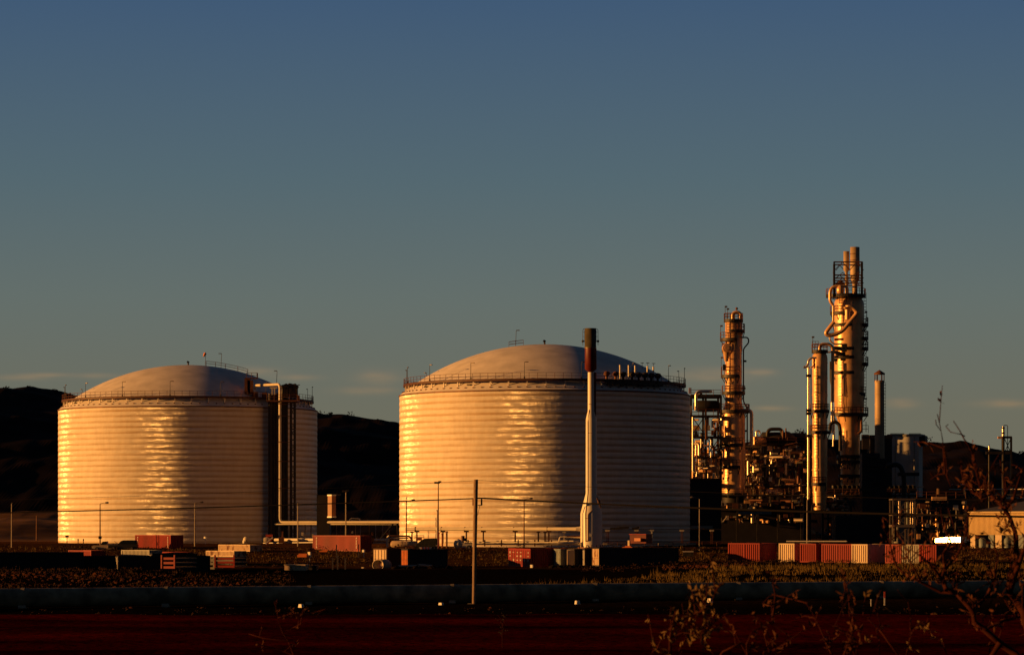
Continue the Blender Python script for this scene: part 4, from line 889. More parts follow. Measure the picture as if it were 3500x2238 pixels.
mb = MB(); mb.box(W(2694, 1505, D+6), (PX(30, D), 2, PX(16, D))); mb.build('shed', 'rust_steel', t)
for a, b_, y in ((2686, 2712, 1657), (2742, 2762, 1657), (2650, 2662, 1659)): pipe(t, D-4, [(a, y), (b_, y)], PX(1.6, D), 'pipe_clad', tilt=.8)
pipe(t, D-3, [(2664, 1660), (2666, 1636), (2676, 1632)], PX(3, D), 'dark_steel', .8); pipe(t, D-3, [(2672, 1638), (2718, 1642)], PX(5, D), 'clad'); pipe(t, D-4, [(2708, 1673), (2708, 1726)], PX(2, D), 'pipe_clad'); pipe(t, D-4, [(2657, 1670), (2657, 1697)], PX(2.5, D), 'pipe_clad')
rnd_pipes(t, D, 2575, 2758, 1515, 1698, 72)

D = 588
t = thing('air_cooler_bank', 'long dark bank of fan coolers on a deck with sunlit upper pipes, below the chimney', 'air cooler', W(2970, 1850, D))
frame(t, D, [2768, 2830, 2908, 2985, 3060, 3130], [1690, 1850], 10, .4, 'dark_steel')
mb = MB(); a, b_ = W(2770, 1668, D), W(3132, 1668, D); mb.box(((a.x+b_.x)/2, D+5, W(0, 1675, D).z), (b_.x-a.x, 10, PX(14, D))); mb.build('plenum', 'dark_paint', t)
for k in range(18): q = W(2850+k*16, 1663, D+1); mb = MB(); mb.lathe([(.45, -.3), (.45, .25)], q, 14); mb.build('fan_ring', 'dark_steel', t)
for k in range(15): q = W(2892+k*15.5, 1683, D-.6); mb = MB(); mb.beam(q-Vector((.25, 0, .35)), q+Vector((.25, 0, .35)), .22); mb.build('louvre_arm', 'rust_steel', t)
for a, b_, y in ((3080, 3085, 1657), (3091, 3099, 1657), (3106, 3124, 1657), (3051, 3057, 1660), (3133, 3155, 1663), (2945, 2953, 1668)): pipe(t, D-1, [(a, y), (b_, y)], PX(1.7, D), 'pipe_clad', tilt=.8)
pipe(t, D-1, [(3055, 1684), (3058, 1676)], PX(2.4, D), 'pipe_clad')
rnd_pipes(t, D, 2775, 2900, 1690, 1745, 34, ('pipe_clad', 'grey_steel', 'rust_steel')); rnd_pipes(t, D, 2775, 3060, 1752, 1840, 14, ('grey_steel', 'rust_steel', 'dark_steel'))
mb = MB(); mb.box(W(2786, 1733, D-2), (PX(22, D), 1.5, PX(26, D))); mb.build('end_drum', 'clad', t)
mb = MB(); q = W(2940, 1806, 570); mb.box((q.x, 574, q.z), (PX(165, 570), 6, PX(90, 570))); mb.build('control_room', 'dark_paint', t)

# scaffold-like frame
D = 522
t = thing('scaffold_tower', 'braced pale steel tower with two sunlit decks, in front of the boxy grey building', 'steel tower', W(3088, 1850, D))
xs_ = [3052, 3105, 3127]
for px in xs_:
    for d in (D, D+4): mb = MB(); mb.beam((W(px, 0, D).x, d, 2.5), (W(px, 0, D).x, d, W(0, 1705, D).z), .22); mb.build('column', 'grey_steel', t)
for y in (1706, 1757, 1797): q = W(3088, y, D); mb = MB(); mb.box((q.x, D+2, q.z), (PX(78, D), 4.6, .4 if y > 1710 else .2)); mb.build('deck', 'grey_steel', t)
mb = MB()
for y0, y1 in ((1708, 1757), (1758, 1797), (1800, 1850)): mb.beam(W(3052, y0, D), W(3105, y1, D), .13); mb.beam(W(3105, y0, D), W(3052, y1, D), .13)
mb.build('bracing', 'grey_steel', t)
for px in (3072, 3076, 3112, 3120):
    for y0, y1 in ((1710, 1754), (1760, 1790)): pipe(t, D+1, [(px, y0), (px, y1)], PX(1.3, D), 'pipe_clad')
pipe(t, D+2, [(3101, 1708), (3101, 1792)], PX(3, D), 'blue_paint')
t = thing('pipe_yard', 'cluttered dark pipe frames with faint sunlit edges left of the ribbed cream shed', 'plant module', W(3240, 1850, 525))
frame(t, 526, [3133, 3178, 3240, 3300], [1702, 1756, 1798, 1850], 8, .2, 'dark_steel', [(0, 1, 2), (1, 2, 1)])
rnd_pipes(t, 525, 3135, 3300, 1706, 1845, 34, ('grey_steel', 'rust_steel', 'dark_steel', 'clad'))
mb = MB(); mb.box(W(3210, 1703, 525), (PX(50, 525), 1, .6)); mb.build('sunlit_duct', 'clad', t)
mb = MB(); mb.beam(W(3299, 1730, 525), W(3299, 1840, 525), .4); mb.build('vent_post', 'grey_steel', t)
mb = MB(); mb.beam(W(3206, 1669, 525), W(3206, 1688, 525), .32); mb.build('vent_post', 'clad', t)
mb = MB(); mb.box((W(3215, 0, 560).x, 561, 6.2), (PX(170, 560), 3, 11)); mb.build('back_wall', 'dark_paint', t)

# pipe bridge truss on the right
D = 589
t = thing('truss_bridge', 'lattice pipe bridge with a sunlit top pipe running off the right side of the picture', 'pipe bridge', W(3400, 1850, D))
mb = MB(); mb.tube([W(3245, 1673, D+6), W(3640, 1670, D-9)], PX(2.2, D), 8); mb.build('pipe', 'pipe_clad', t)
mb = MB(); mb.tube([W(3252, 1656, D+8), W(3300, 1656, D+5)], PX(1.6, D), 8); mb.build('pipe', 'pipe_clad', t)
mb = MB(); mb.beam(W(3440, 1701, D), W(3640, 1700, D), .35); mb.build('bottom_chord', 'pipe_paint', t)
mb = MB(); mb.beam(W(3330, 1690, D+1), W(3640, 1690, D+1), .2)
for k in range(9): x0 = 3325+k*32; a, b_ = (1674, 1700) if k % 2 else (1700, 1674); mb.beam(W(x0, a, D), W(x0+32, b_, D), .12)
mb.build('truss_web', 'grey_steel', t)
for px in (3298, 3420, 3600): mb = MB(); mb.beam((W(px, 0, D).x, D, 2.6), W(px, 1674, D), .3); mb.build('trestle_leg', 'grey_steel', t)

# small columns on the right skyline
D = 690
t = thing('framed_column', 'thin glinting column in a dark braced frame on the right skyline', 'column', W(3440, 1850, D))
pipe(t, D, [(3429, 1850), (3429, 1490)], PX(5, D), 'dark_steel'); pipe(t, D, [(3429, 1491), (3429, 1458)], PX(4.6, D), 'pipe_clad', name='shell')
for y in (1462, 1480): mb = MB(); q = W(3429, y, D); mb.lathe([(PX(5.4, D), -.2), (PX(5.4, D), .2)], q, 16); mb.build('flange', 'dark_steel', t)
pipe(t, D, [(3431, 1458), (3431, 1453), (3444, 1453), (3444, 1560)], .08, 'dark_steel', .3)
for px in (3427, 3456): mb = MB(); mb.beam((W(px, 0, D).x, D, 2.5), W(px, 1492, D), .45); mb.build('frame_post', 'dark_steel', t)
mb = MB(); mb.beam(W(3427, 1494, D), W(3458, 1494, D), .5); mb.beam(W(3370, 1547, D), W(3458, 1547, D), .6); mb.beam(W(3433, 1498, D), W(3455, 1546, D), .15); mb.beam(W(3455, 1498, D), W(3433, 1546, D), .15); mb.build('frame_beam', 'dark_steel', t)
mb = MB(); mb.box(W(3418, 1495, D), (1.0, .8, .5)); mb.build('side_bracket', 'clad', t)
t = thing('small_vent', 'tiny glinting vent with a spike beside the framed thin column', 'vent', W(3381, 1850, D))
pipe(t, D, [(3381, 1850), (3381, 1536)], PX(3.2, D), 'dark_steel'); pipe(t, D, [(3381, 1536), (3381, 1524)], PX(3, D), 'pipe_clad', name='vent_head'); pipe(t, D, [(3381, 1524), (3381, 1517)], .06, 'dark_steel', name='spike')
# ------------------------------------------------------------------ ribbed cream shed on the right
D = 521
o0 = W(3312, 1850, D); t = thing('ribbed_shed', 'ribbed cream wall shed with a low dark roof, open underneath, at the right edge', 'shed', (o0.x, D, 2.6), None, R(-38))
z0, z1 = W(0, 1827, D).z-2.6, W(0, 1750, D).z-2.6; Ls = 26.0; n = 110
mb = MB(); top = []; bot = []
for i in range(n*2+1): xx = Ls*i/(n*2); yy = -.08 if i % 2 else 0; top.append((xx, yy, z1)); bot.append((xx, yy, z0))
m1 = len(top); mb.add(bot+top, [(i, i+1, m1+i+1, m1+i) for i in range(m1-1)]); mb.box((Ls/2, .25, (z0+z1)/2), (Ls, .3, z1-z0)); mb.build('wall', 'shed_cream', t, local=True)
mb = MB(); mb.box((Ls/2, -.12, z1-.75), (Ls, .08, .12)); mb.build('wall_joint', 'rust_steel', t, local=True)
mb = MB(); mb.box((.45, -.12, z1-1.05), (.2, .1, .2)); mb.build('wall_vent', 'dark_paint', t, local=True)
mb = MB(); ap = W(0, 1702, D).z-2.6; mb.add([(-.2, -.3, z1), (Ls, -.3, z1), (-.2, 17, z1), (Ls, 17, z1), (9, 8, ap), (Ls, 8, ap)], [(0, 1, 5, 4), (2, 4, 5, 3), (0, 4, 2)]); mb.build('roof', 'roof_dark', t, local=True)
mb = MB(); mb.box((Ls/2, -.38, z1+.03), (Ls, .25, .16)); mb.build('gutter', 'shed_cream', t, local=True)
for xx, w_, m in ((.7, .9, 'cream_paint'), (4.2, 1.0, 'blue_paint'), (5.6, 1.2, 'cream_paint'), (10, 1.2, 'blue_paint'), (15, 1.2, 'cream_paint')): mb = MB(); mb.box((xx, .5, z0/2), (w_, .9, z0)); mb.build('leg_wall', m, t, local=True)
mb = MB(); mb.box((Ls/2, 6, z0/2), (Ls, .4, z0)); mb.build('back_wall', 'shed_dark', t, local=True)
for xx in (2.8, 7.6): mb = MB(); mb.lathe([(.6, .1), (.6, 1.5), (.3, 1.8)], (xx, -.4, 0), 16, cap=True); mb.build('drum', 'blue_paint', t, local=True)

# ------------------------------------------------------------------ shipping containers
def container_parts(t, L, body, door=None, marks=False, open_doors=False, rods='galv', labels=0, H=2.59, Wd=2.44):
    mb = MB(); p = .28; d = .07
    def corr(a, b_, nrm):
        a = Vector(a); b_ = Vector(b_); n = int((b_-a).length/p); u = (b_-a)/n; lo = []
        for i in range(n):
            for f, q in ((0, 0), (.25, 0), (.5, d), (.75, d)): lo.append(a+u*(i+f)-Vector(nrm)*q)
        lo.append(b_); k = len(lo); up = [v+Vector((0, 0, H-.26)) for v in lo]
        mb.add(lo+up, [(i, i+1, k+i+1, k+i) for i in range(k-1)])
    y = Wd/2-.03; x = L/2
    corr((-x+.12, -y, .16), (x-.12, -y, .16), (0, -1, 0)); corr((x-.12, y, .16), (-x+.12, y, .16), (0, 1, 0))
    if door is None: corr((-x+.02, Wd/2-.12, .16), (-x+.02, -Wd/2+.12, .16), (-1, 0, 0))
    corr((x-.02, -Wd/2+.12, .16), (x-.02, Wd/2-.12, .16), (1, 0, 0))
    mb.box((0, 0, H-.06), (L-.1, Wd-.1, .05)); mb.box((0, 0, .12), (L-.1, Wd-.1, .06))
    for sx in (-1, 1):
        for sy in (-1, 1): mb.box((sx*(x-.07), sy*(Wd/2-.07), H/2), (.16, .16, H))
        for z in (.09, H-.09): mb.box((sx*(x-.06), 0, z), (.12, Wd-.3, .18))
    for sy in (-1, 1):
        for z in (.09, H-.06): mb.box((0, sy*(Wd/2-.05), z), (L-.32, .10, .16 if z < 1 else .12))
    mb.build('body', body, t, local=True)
    if door:
        for i, sy in enumerate((-1, 1)):
            if open_doors and i == 0: mb = MB(); mb.box((-x-.55, -Wd/2-.02, H/2), (1.12, .06, H-.36))
            else: mb = MB(); mb.box((-x-.0, sy*.565, H/2), (.06, 1.1, H-.36)); [mb.box((-x-.035, sy*.565, z), (.03, 1.0, .05)) for z in (.75, 1.3, 1.85)]
            dl = mb.build('door', door, t, local=True)
            if not (open_doors and i == 0):
                mb = MB()
                for yy in (.28, .85): mb.tube([(-x-.07, sy*yy, .2), (-x-.07, sy*yy, H-.2)], .025, 6); mb.box((-x-.07, sy*yy, 1.1), (.04, .3, .05))
                mb.build('lock_rod', rods, dl, local=True)
            if labels:
                for z in (H*.78, H*.58, H*.36):
                    if rnd.random() < .85: mb = MB(); mb.box((-x-.052, sy*.565+rnd.uniform(-.12, .12), z), (.012, rnd.uniform(.3, .62), rnd.uniform(.10, .32))); mb.build('door_label', 'label_white', dl, local=True)
    if marks:      # worn vertical lettering near both ends of the long side
        for xx in (-x+.95, x-.95):
            mb = MB(); z = H-.42
            for k in range(7):
                h = .20; w = .15
                mb.box((xx-w/2, -Wd/2+.005, z), (.045, .03, h))
                if k % 3 != 1: mb.box((xx+w/2, -Wd/2+.005, z), (.045, .03, h))
                if k % 2 == 0: mb.box((xx, -Wd/2+.005, z+.08), (w-.05, .03, .04))
                if k % 3 != 2: mb.box((xx, -Wd/2+.005, z-.02), (w-.05, .03, .04))
                z -= .265
            mb.build('lettering', 'mark_white', t, local=True)
def put_container(label, corner, L, th, body, group='shipping containers in the yard', **k):
    """corner: world point of the near bottom corner between the lit face and the shaded face; th: turn of the length axis (0 = length along +X)."""
    t = thing('shipping_container', label, 'container', corner, group, th); return t
CNT = 'shipping containers in the yard'
def box_at(label, px, D, L, th, body, ref='cornerL', dz=0.0, **k):
    """th = world angle of the length axis from +X. The near corner between the -X end and the -Y side goes at photo column px."""
    x = (px-HX)*D/FPX; Wd = 2.44; c, s = math.cos(th), math.sin(th)
    off = Vector((-L/2, -Wd/2)) if ref == 'endside' else Vector((L/2, -Wd/2))
    cx, cy = x-(off.x*c-off.y*s), D-(off.x*s+off.y*c)
    z = gbase(cx, cy) if 'z' not in k else k.pop('z')
    t = thing('shipping_container', label, 'container', (cx, cy, z+dz), CNT, th)
    container_parts(t, L, body, **k); return t
# near corner 'endside': lit end to the left of the corner, shaded long side to its right
A = R(28)       # th for boxes whose left-facing end is lit: length axis turned away to the right-back
# red pair seen along their lit long sides (near corner: +X end / -Y side)
box_at('long rust red container with pale vertical lettering, in front of the farther tank', 583, 515, 12.2, R(-54), 'red_paint', 'sideend', z=2.25, marks=True)
box_at('long rust red container with pale vertical lettering, between the tanks beside the striped boards', 1231, 503, 12.2, R(-47), 'red_paint', 'sideend', z=2.2, marks=True)
# end-on boxes along the right of the yard (lit blank end, shaded side)
def ends(px_corner, D, L, deg, body, label, **k): return box_at(label, px_corner, D, L, R(90-deg), body, 'endside', **k)
ends(2543, 432, 6.06, 28, 'red_paint', 'left one of two joined red ribbed containers, left end of the right-hand row')
ends(2596, 430.7, 6.06, 28, 'red_paint', 'right one of two joined red ribbed containers, left end of the right-hand row')
ends(2715, 428.4, 6.06, 33, 'cream_paint', 'pale ribbed container end to the right of the joined red pair')
ends(2789, 426.2, 6.06, 30, 'red_paint', 'dull red container end just right of the pale one')
ends(2862, 424.2, 6.06, 33, 'red_paint', 'red ribbed container end left of another red one and of the cream one')
ends(2913, 422.9, 6.06, 33, 'red_paint', 'red ribbed container end touching the cream one')
ends(2965, 421.4, 6.06, 33, 'cream_paint', 'cream ribbed container end with a black side, right of the red row')
ends(3080, 419.5, 6.06, 35, 'red_paint', 'red container end half behind the bush branches')
ends(3141, 417.5, 6.06, 28, 'grey_paint', 'grey white ribbed container end behind the bush branches')
ends(3200, 415.5, 6.06, 30, 'red_paint', 'dark red container end left of the white canopy, rightmost in its row')
mb = MB(); a, b_ = W(2686, 1851, 431), W(2890, 1851, 431); mb.box(((a.x+b_.x)/2, 429.5, a.z+.1), (b_.x-a.x, 2.2, .14), R(-9)); tag(mb.build('roof_sheet', 'lamp_glass', None, ((a.x+b_.x)/2, 429.5, a.z)), 'bright flat sheet lying across the tops of the right-hand container row', 'metal sheet')
# middle yard, doors lit, shade of some long sides put into dark body paint
ends(1322, 436, 6.06, 36, 'brown_shade_paint', 'cream container with dark door bars behind the concrete ring', door='cream_paint', rods='rust_steel')
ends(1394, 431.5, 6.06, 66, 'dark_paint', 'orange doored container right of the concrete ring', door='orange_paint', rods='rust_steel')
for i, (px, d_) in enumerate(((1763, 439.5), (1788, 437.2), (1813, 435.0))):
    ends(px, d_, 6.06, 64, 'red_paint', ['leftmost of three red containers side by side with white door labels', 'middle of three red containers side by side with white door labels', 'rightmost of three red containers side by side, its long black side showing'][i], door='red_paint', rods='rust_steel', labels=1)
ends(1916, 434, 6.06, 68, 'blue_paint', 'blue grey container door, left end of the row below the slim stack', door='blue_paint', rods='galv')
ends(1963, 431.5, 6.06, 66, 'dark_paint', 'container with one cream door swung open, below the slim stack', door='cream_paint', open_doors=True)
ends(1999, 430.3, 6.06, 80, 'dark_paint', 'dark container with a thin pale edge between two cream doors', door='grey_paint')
ends(2048, 427.3, 12.2, 68, 'dark_paint', 'rust streaked white doored container with a long black side', door='cream_rust_shade', rods='rust_steel')
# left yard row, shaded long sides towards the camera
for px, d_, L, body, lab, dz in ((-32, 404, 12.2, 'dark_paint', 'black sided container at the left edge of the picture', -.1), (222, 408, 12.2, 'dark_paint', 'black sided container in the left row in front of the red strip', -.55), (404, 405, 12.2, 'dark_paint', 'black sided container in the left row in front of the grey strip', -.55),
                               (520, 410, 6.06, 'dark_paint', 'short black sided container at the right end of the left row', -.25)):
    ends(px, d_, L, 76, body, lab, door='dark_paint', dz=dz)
box_at('red container whose lit upper side shows above the black left row', 311, 436, 6.06, R(-50), 'red_paint', 'sideend', z=.28)
box_at('grey ribbed container whose lit upper side shows above the black left row', 510, 438, 6.06, R(-42), 'grey_paint', 'sideend', z=.30)
box_at('red container showing only a thin lit strip right of the grey ribbed one', 607, 440, 6.06, R(-58), 'red_paint', 'sideend', z=.02)
box_at('half height cream ribbed container, topmost of its stack behind the red racks', 800, 448, 6.06, R(-42), 'cream_rust_shade', 'sideend', z=1.85, H=.85)  # duller cream coat puts the shade on this stack into its colour
box_at('half height dark container, middle of the stack under the cream ribbed one', 800, 448, 6.06, R(-42), 'dark_paint', 'sideend', z=1.23, H=.6)
box_at('half height dark container, lowest of the stack under the cream ribbed one', 800, 448, 6.06, R(-42), 'dark_paint', 'sideend', z=.58, H=.63)
box_at('low pale half height container on the slope left of the striped boards', 854, 500, 9.0, R(-50), 'cream_rust_shade', 'sideend', z=2.2, H=1.1)  # dimmed by its coat colour in place of real shade
# folded flat racks in two stacks
def flat_rack(loc, w, label, m, th):
    t = thing('flat_rack', label, 'flat rack', loc, 'folded flat racks in stacks', th)
    mb = MB(); mb.box((0, -2.8, .2), (w, .12, .30)); mb.build('end_beam', m, t, local=True)
    mb = MB(); mb.box((0, 0, .2), (w-.1, 5.5, .14)); mb.build('deck', 'wood', t, local=True)
    for sx in (-1, 1): mb = MB(); mb.box((sx*(w/2-.08), -2.86, .36), (.2, .2, .62)); mb.build('corner_post', m, t, local=True)
    return t
for px, D, w, ys_, nm in ((606, 398, 2.1, (1904, 1919, 1934), 'left'), (785, 420, 2.9, (1904, 1917, 1931), 'right')):
    for i, y in enumerate(ys_):
        q = W(px, y+4, D); q.y = D+2.8
        flat_rack(q-Vector((0, 0, .2)), w, f"{('top', 'middle', 'bottom')[i]} folded red flat rack of the {nm} stack beside the left rubble bank", 'red_paint', R(-25 if nm == 'left' else -14))
for i, y in enumerate((1912, 1926, 1941)):
    q = W(718, y, 424); flat_rack(q-Vector((0, -2.8, .2)), 2.3, f"{('top', 'middle', 'bottom')[i]} pale folded flat rack left of the right red stack", 'grey_paint', R(-10))
# loose yard items
q = W(1012, 1957, 415); t = thing('crate_block', 'big rough faced cream block beside the dark ditch in the middle of the yard', 'block', q)
mb = MB(); mb.box((q.x, 416, q.z+PX(13, 415)), (PX(72, 415), 2.2, PX(27, 415)), R(-9)); mb.build('block', 'cream_rust_shade', t)
mb = MB(); mb.box((q.x, 416, q.z+PX(27.5, 415)), (PX(75, 415), 2.4, .10), R(-9)); mb.build('lid', 'cream_paint', t)
q = W(1072, 1932, 418); mb = MB(); mb.box(q, (PX(28, 418), 2, .12), R(-8)); mb.box(q-Vector((0, -.3, .7)), (PX(26, 418), 1.4, 1.3), R(-8)); tag(mb.build('steel_bin', 'dark_paint', None, q), 'black bin with a pale lid edge right of the rough cream block', 'bin')
for px, y0, y1 in ((1137, 1907, 1942), (1154, 1900, 1939), (1180, 1907, 1939)):
    a, b_ = W(px, y1+6, 420), W(px, y0, 420); mb = MB(); mb.box((a+b_)/2, (.18, .25, b_.z-a.z)); mb.box(b_, (.3, .35, .1)); tag(mb.build('steel_post', 'grey_steel', None, a), {1137: 'leftmost of three pale upright steel posts in the yard', 1154: 'middle and tallest of three pale upright steel posts in the yard', 1180: 'rightmost of three pale upright steel posts in the yard'}[px], 'post', 'steel posts in the yard')
for px, y0, y1 in ((1150, 1862, 1905), (1226, 1860, 1905)):
    a, b_ = W(px, y1, 470), W(px, y0, 470); mb = MB(); mb.beam(a, b_, .14); mb.box(b_, (.2, .2, .1)); tag(mb.build('fence_post', 'grey_steel', None, a), 'thin post left of centre before the red container between the tanks' if px < 1200 else 'thin post at the right end of the red container between the tanks', 'post', 'thin posts in front of the red container')
for px, y, w, h, D, m, lab in ((1058, 1894, 10, 18, 455, 'white_paint', 'upright white box beside a low orange tray'), (1243, 1882, 8, 8, 470, 'mark_white', 'small square white sign in scrub right of the red container'), (2150, 1857, 7, 22, 498, 'cream_paint', 'upright cream panel beside the red hut'), (702, 1838, 9, 10, 520, 'mark_white', 'small white sign against the shaded farther tank'), (1818, 1938, 9, 18, 431, 'mark_white', 'small white slatted frame leaning by the three red containers'), (1241, 1942, 9, 10, 428, 'concrete', 'small broken concrete lump left of the concrete ring')):
    q = W(px, y, D); mb = MB(); mb.box(q, (PX(w, D), .35, PX(h, D)), R(-30)); b2 = q-Vector((0, -.1, PX(h, D)/2)); mb.box(b2-Vector((0, 0, .3)), (.14, .14, .9)); tag(mb.build('site_sign' if 'sign' in lab else 'site_box', m, None, b2), lab, 'sign' if 'sign' in lab else 'box')
q = W(1036, 1899, 455); mb = MB(); mb.box(q, (PX(34, 455), 1.2, PX(8, 455)), R(-15)); mb.box(q+Vector((0, .3, .2)), (PX(30, 455), .5, .3), R(-15)); tag(mb.build('steel_tray', 'orange_paint', None, q), 'low orange tray lying left of the upright white box', 'tray')
q = W(1108, 1883, 462); mb = MB(); mb.box(q, (PX(28, 462), 1, .2), R(-12)); mb.box(q+Vector((.2, .2, .15)), (PX(20, 462), .5, .15), R(-12)); tag(mb.build('steel_plate', 'orange_paint', None, q), 'orange plate lying in scrub below the red container between the tanks', 'plate')
for px in (2352,): q = W(px, 1892, 440); t = thing('sign_board', 'low board with a pale top strip standing in scrub at the right yard', 'board', W(px, 1904, 440)); mb = MB(); mb.box(q, (PX(36, 440), .3, PX(17, 440))); mb.build('panel', 'tarp', t); mb = MB(); mb.box(q+Vector((0, -.05, PX(8, 440))), (PX(36, 440), .4, .16)); mb.build('top_strip', 'white_paint', t)
q = W(2148, 1873, 490); mb = MB(); mb.box(q, (PX(36, 490), 1.4, PX(10, 490)), R(-20)); mb.box(q+Vector((0, 0, .3)), (PX(20, 490), .8, .2), R(-20)); tag(mb.build('orange_bin', 'orange_paint', None, q), 'low bright orange bin below the red hut', 'bin')
# red hut
q = W(2192, 1857, 500); t = thing('site_hut', 'small red hut with one lit window, right of the slim stack', 'hut', q)
mb = MB(); th = R(-30); zc = q.z+.75; mb.box((q.x, 501, zc), (PX(62, 500), 2.2, 1.4), th); mb.build('wall', 'red_flare', t)
mb = MB(); mb.box((q.x, 501, zc+.76), (PX(66, 500), 2.5, .14), th); mb.build('roof', 'red_paint', t)
mb = MB(); mb.box((q.x-PX(11, 500), 499.62, zc-.1), (PX(26, 500), .5, .5), R(-38)); mb.build('window', 'orange_paint', t)
# white canopy on the right
q = W(3239, 1844, 450); t = thing('canopy', 'small glaring white canopy roof on posts left of the ribbed shed', 'canopy', W(3239, 1870, 450))
mb = MB(); a, b_ = W(3196, 1853, 453), W(3282, 1853, 449.3); h = PX(18, 450)
nb = Vector((.042, .046, 0)); poly = [a, a+Vector((0, 0, h*.72))+nb*.72, a+(b_-a)*.35+Vector((0, 0, h))+nb, b_+Vector((0, 0, h*1.02))+nb, b_]
th = Vector((1.5, 1.6, 0)); mb.prism(poly, a, a+th); mb.build('roof', 'bright_metal', t)
for px in (3200, 3278): mb = MB(); mb.beam(W(px, 1853, 450.6), W(px, 1880, 450.6), .14); mb.build('post', 'dark_steel', t)
mb = MB(); mb.box(W(3250, 1866, 452.5), (PX(100, 450), 1, PX(24, 450))); mb.build('cabin', 'dark_paint', t)

# concrete ring and pipe sections
t = thing('concrete_ring', 'big upright open concrete ring standing on the ground before the cream container', 'pipe section', W(1301, 1948, 428))
q = W(1301, 1930, 428); r = PX(19, 428); ax_ = Vector((.50, .87, 0)); mb = MB(); side = Vector((ax_.y, -ax_.x, 0)); n = 40; vs = []
for rr_, k in ((r, -.7), (r, 1.4), (r*.90, 1.4), (r*.90, -.7)):
    for i in range(n): a = 2*math.pi*i/n; vs.append(q+ax_*k+side*(rr_*1.22*math.cos(a))+Vector((0, 0, rr_*math.sin(a))))
mb.add(vs, [(j*n+i, j*n+(i+1) % n, ((j+1) % 4)*n+(i+1) % n, ((j+1) % 4)*n+i) for j in range(4) for i in range(n)], True); mb.build('ring', 'concrete', t)
for (x0, y0, x1, y1, r, lab) in ((1360, 1938, 1430, 1937, 8, 'thick concrete pipe lying right of the upright ring'), (1427, 1930, 1477, 1934, 4.5, 'thin pale pipe lying farther right of the upright ring'), (1486, 1936, 1513, 1939, 4, 'short broken pale pipe at the right end of the lying pipes'), (1331, 1946, 1360, 1944, 3.5, 'pale pipe stub lying just beside the upright ring')):
    a, b_ = W(x0, y0, 428), W(x1, y1, 430); mb = MB(); rr_ = PX(r, 428); d = (b_-a).normalized(); mb.tube([a, b_], rr_, 16, False); mb.tube([b_, a], rr_*.85, 16, False); tag(mb.build('concrete_pipe', 'concrete', None, a), lab, 'pipe section', 'concrete pipe sections on the ground')
mb = MB(); 
for k in range(120): q = gpt(rnd.uniform(1340, 1540), 426); stone(q, .2+.4*rnd.random())
o = mb.build('debris', 'dirt_mound'); o['kind'] = 'stuff'
mb = MB()
for k in range(70): q = gpt(rnd.uniform(1880, 2010), 429); stone(q, .25+.45*rnd.random())
o = mb.build('debris', 'dirt_mound'); o['kind'] = 'stuff'

# ------------------------------------------------------------------ vehicles
def wheel(t, c, r, m='black_rubber'):
    mb = MB(); mb.tube([c-Vector((0, .14, 0)), c+Vector((0, .14, 0))], r, 16); w_ = mb.build('wheel', m, t)
    mb = MB(); mb.tube([c-Vector((0, .16, 0)), c+Vector((0, .16, 0))], r*.55, 12); mb.build('rim', 'galv', w_)
def car(label, px, D, L, z, kind, body, facing=1):
    t = thing('parked_vehicle', label, 'vehicle', (W(px, 0, D).x, D, z), 'parked vehicles by the left container'); x = W(px, 0, D).x; w = 1.7
    f = facing
    def P(u, v): return Vector((x+f*u*L, D-w/2, z+v))
    lower = [P(-.5, .35), P(.5, .35), P(.5, .85), P(.46, .95), P(-.5, .98)]
    mb = MB(); mb.prism(lower, (0, 0, 0), (0, w, 0)); mb.build('body', body, t)
    up = [P(-.5, .98), P(.18, .98), P(.06, 1.62), P(-.02, 1.74), P(-.46, 1.74), P(-.49, 1.5)] if kind == 'wagon' else [P(-.05, .98), P(.24, .98), P(.13, 1.6), P(-.03, 1.66)]
    mb = MB(); mb.prism([p+Vector((0, .08, 0)) for p in up], (0, 0, 0), (0, w-.16, 0)); cb = mb.build('cabin', body, t)
    mb = MB(); c = sum(up, Vector())/len(up); mb.prism([c+(p-c)*.78+Vector((0, .05, .03)) for p in up], (0, 0, 0), (0, w-.1, 0)); mb.build('side_window', 'glass', cb)
    if kind == 'tray':
        mb = MB(); mb.prism([P(-.5, .98), P(-.07, .98), P(-.07, 1.2), P(-.5, 1.12)], (0, 0, 0), (0, w, 0)); mb.build('tray', 'galv', t)
        mb = MB(); a = P(-.48, 1.1); mb.beam(a, a+Vector((f*.9, 0, .55)), .06); mb.build('ladder_rack', 'galv', t)
    for u in (-.32, .32):
        for dy in (0, w): wheel(t, Vector((x+f*u*L, D-w/2+dy, z+.36)), .36)
    for dy in (.25, w-.25): mb = MB(); mb.box(P(.5, .72)+Vector((0, dy, 0)), (.06, .3, .16)); mb.build('headlight', 'lamp_glass', t)
    mb = MB(); mb.box(P(.5, .45)+Vector((f*.05, w/2, 0)), (.1, w, .18)); mb.build('bumper', 'galv', t)
    return t
car('pale utility with an open tray parked by the foot of the left lamp post', 365, 516, 4.7, 2.15, 'tray', 'cream_paint', -1)
car('black wagon parked against the left end of the red container before the farther tank', 421, 514, 4.8, 2.25, 'wagon', 'dark_paint', -1)
car('small pale truck with an upright exhaust near the power pole', 1583, 505, 3.0, W(0, 1877, 505).z, 'tray', 'white_paint', -1)
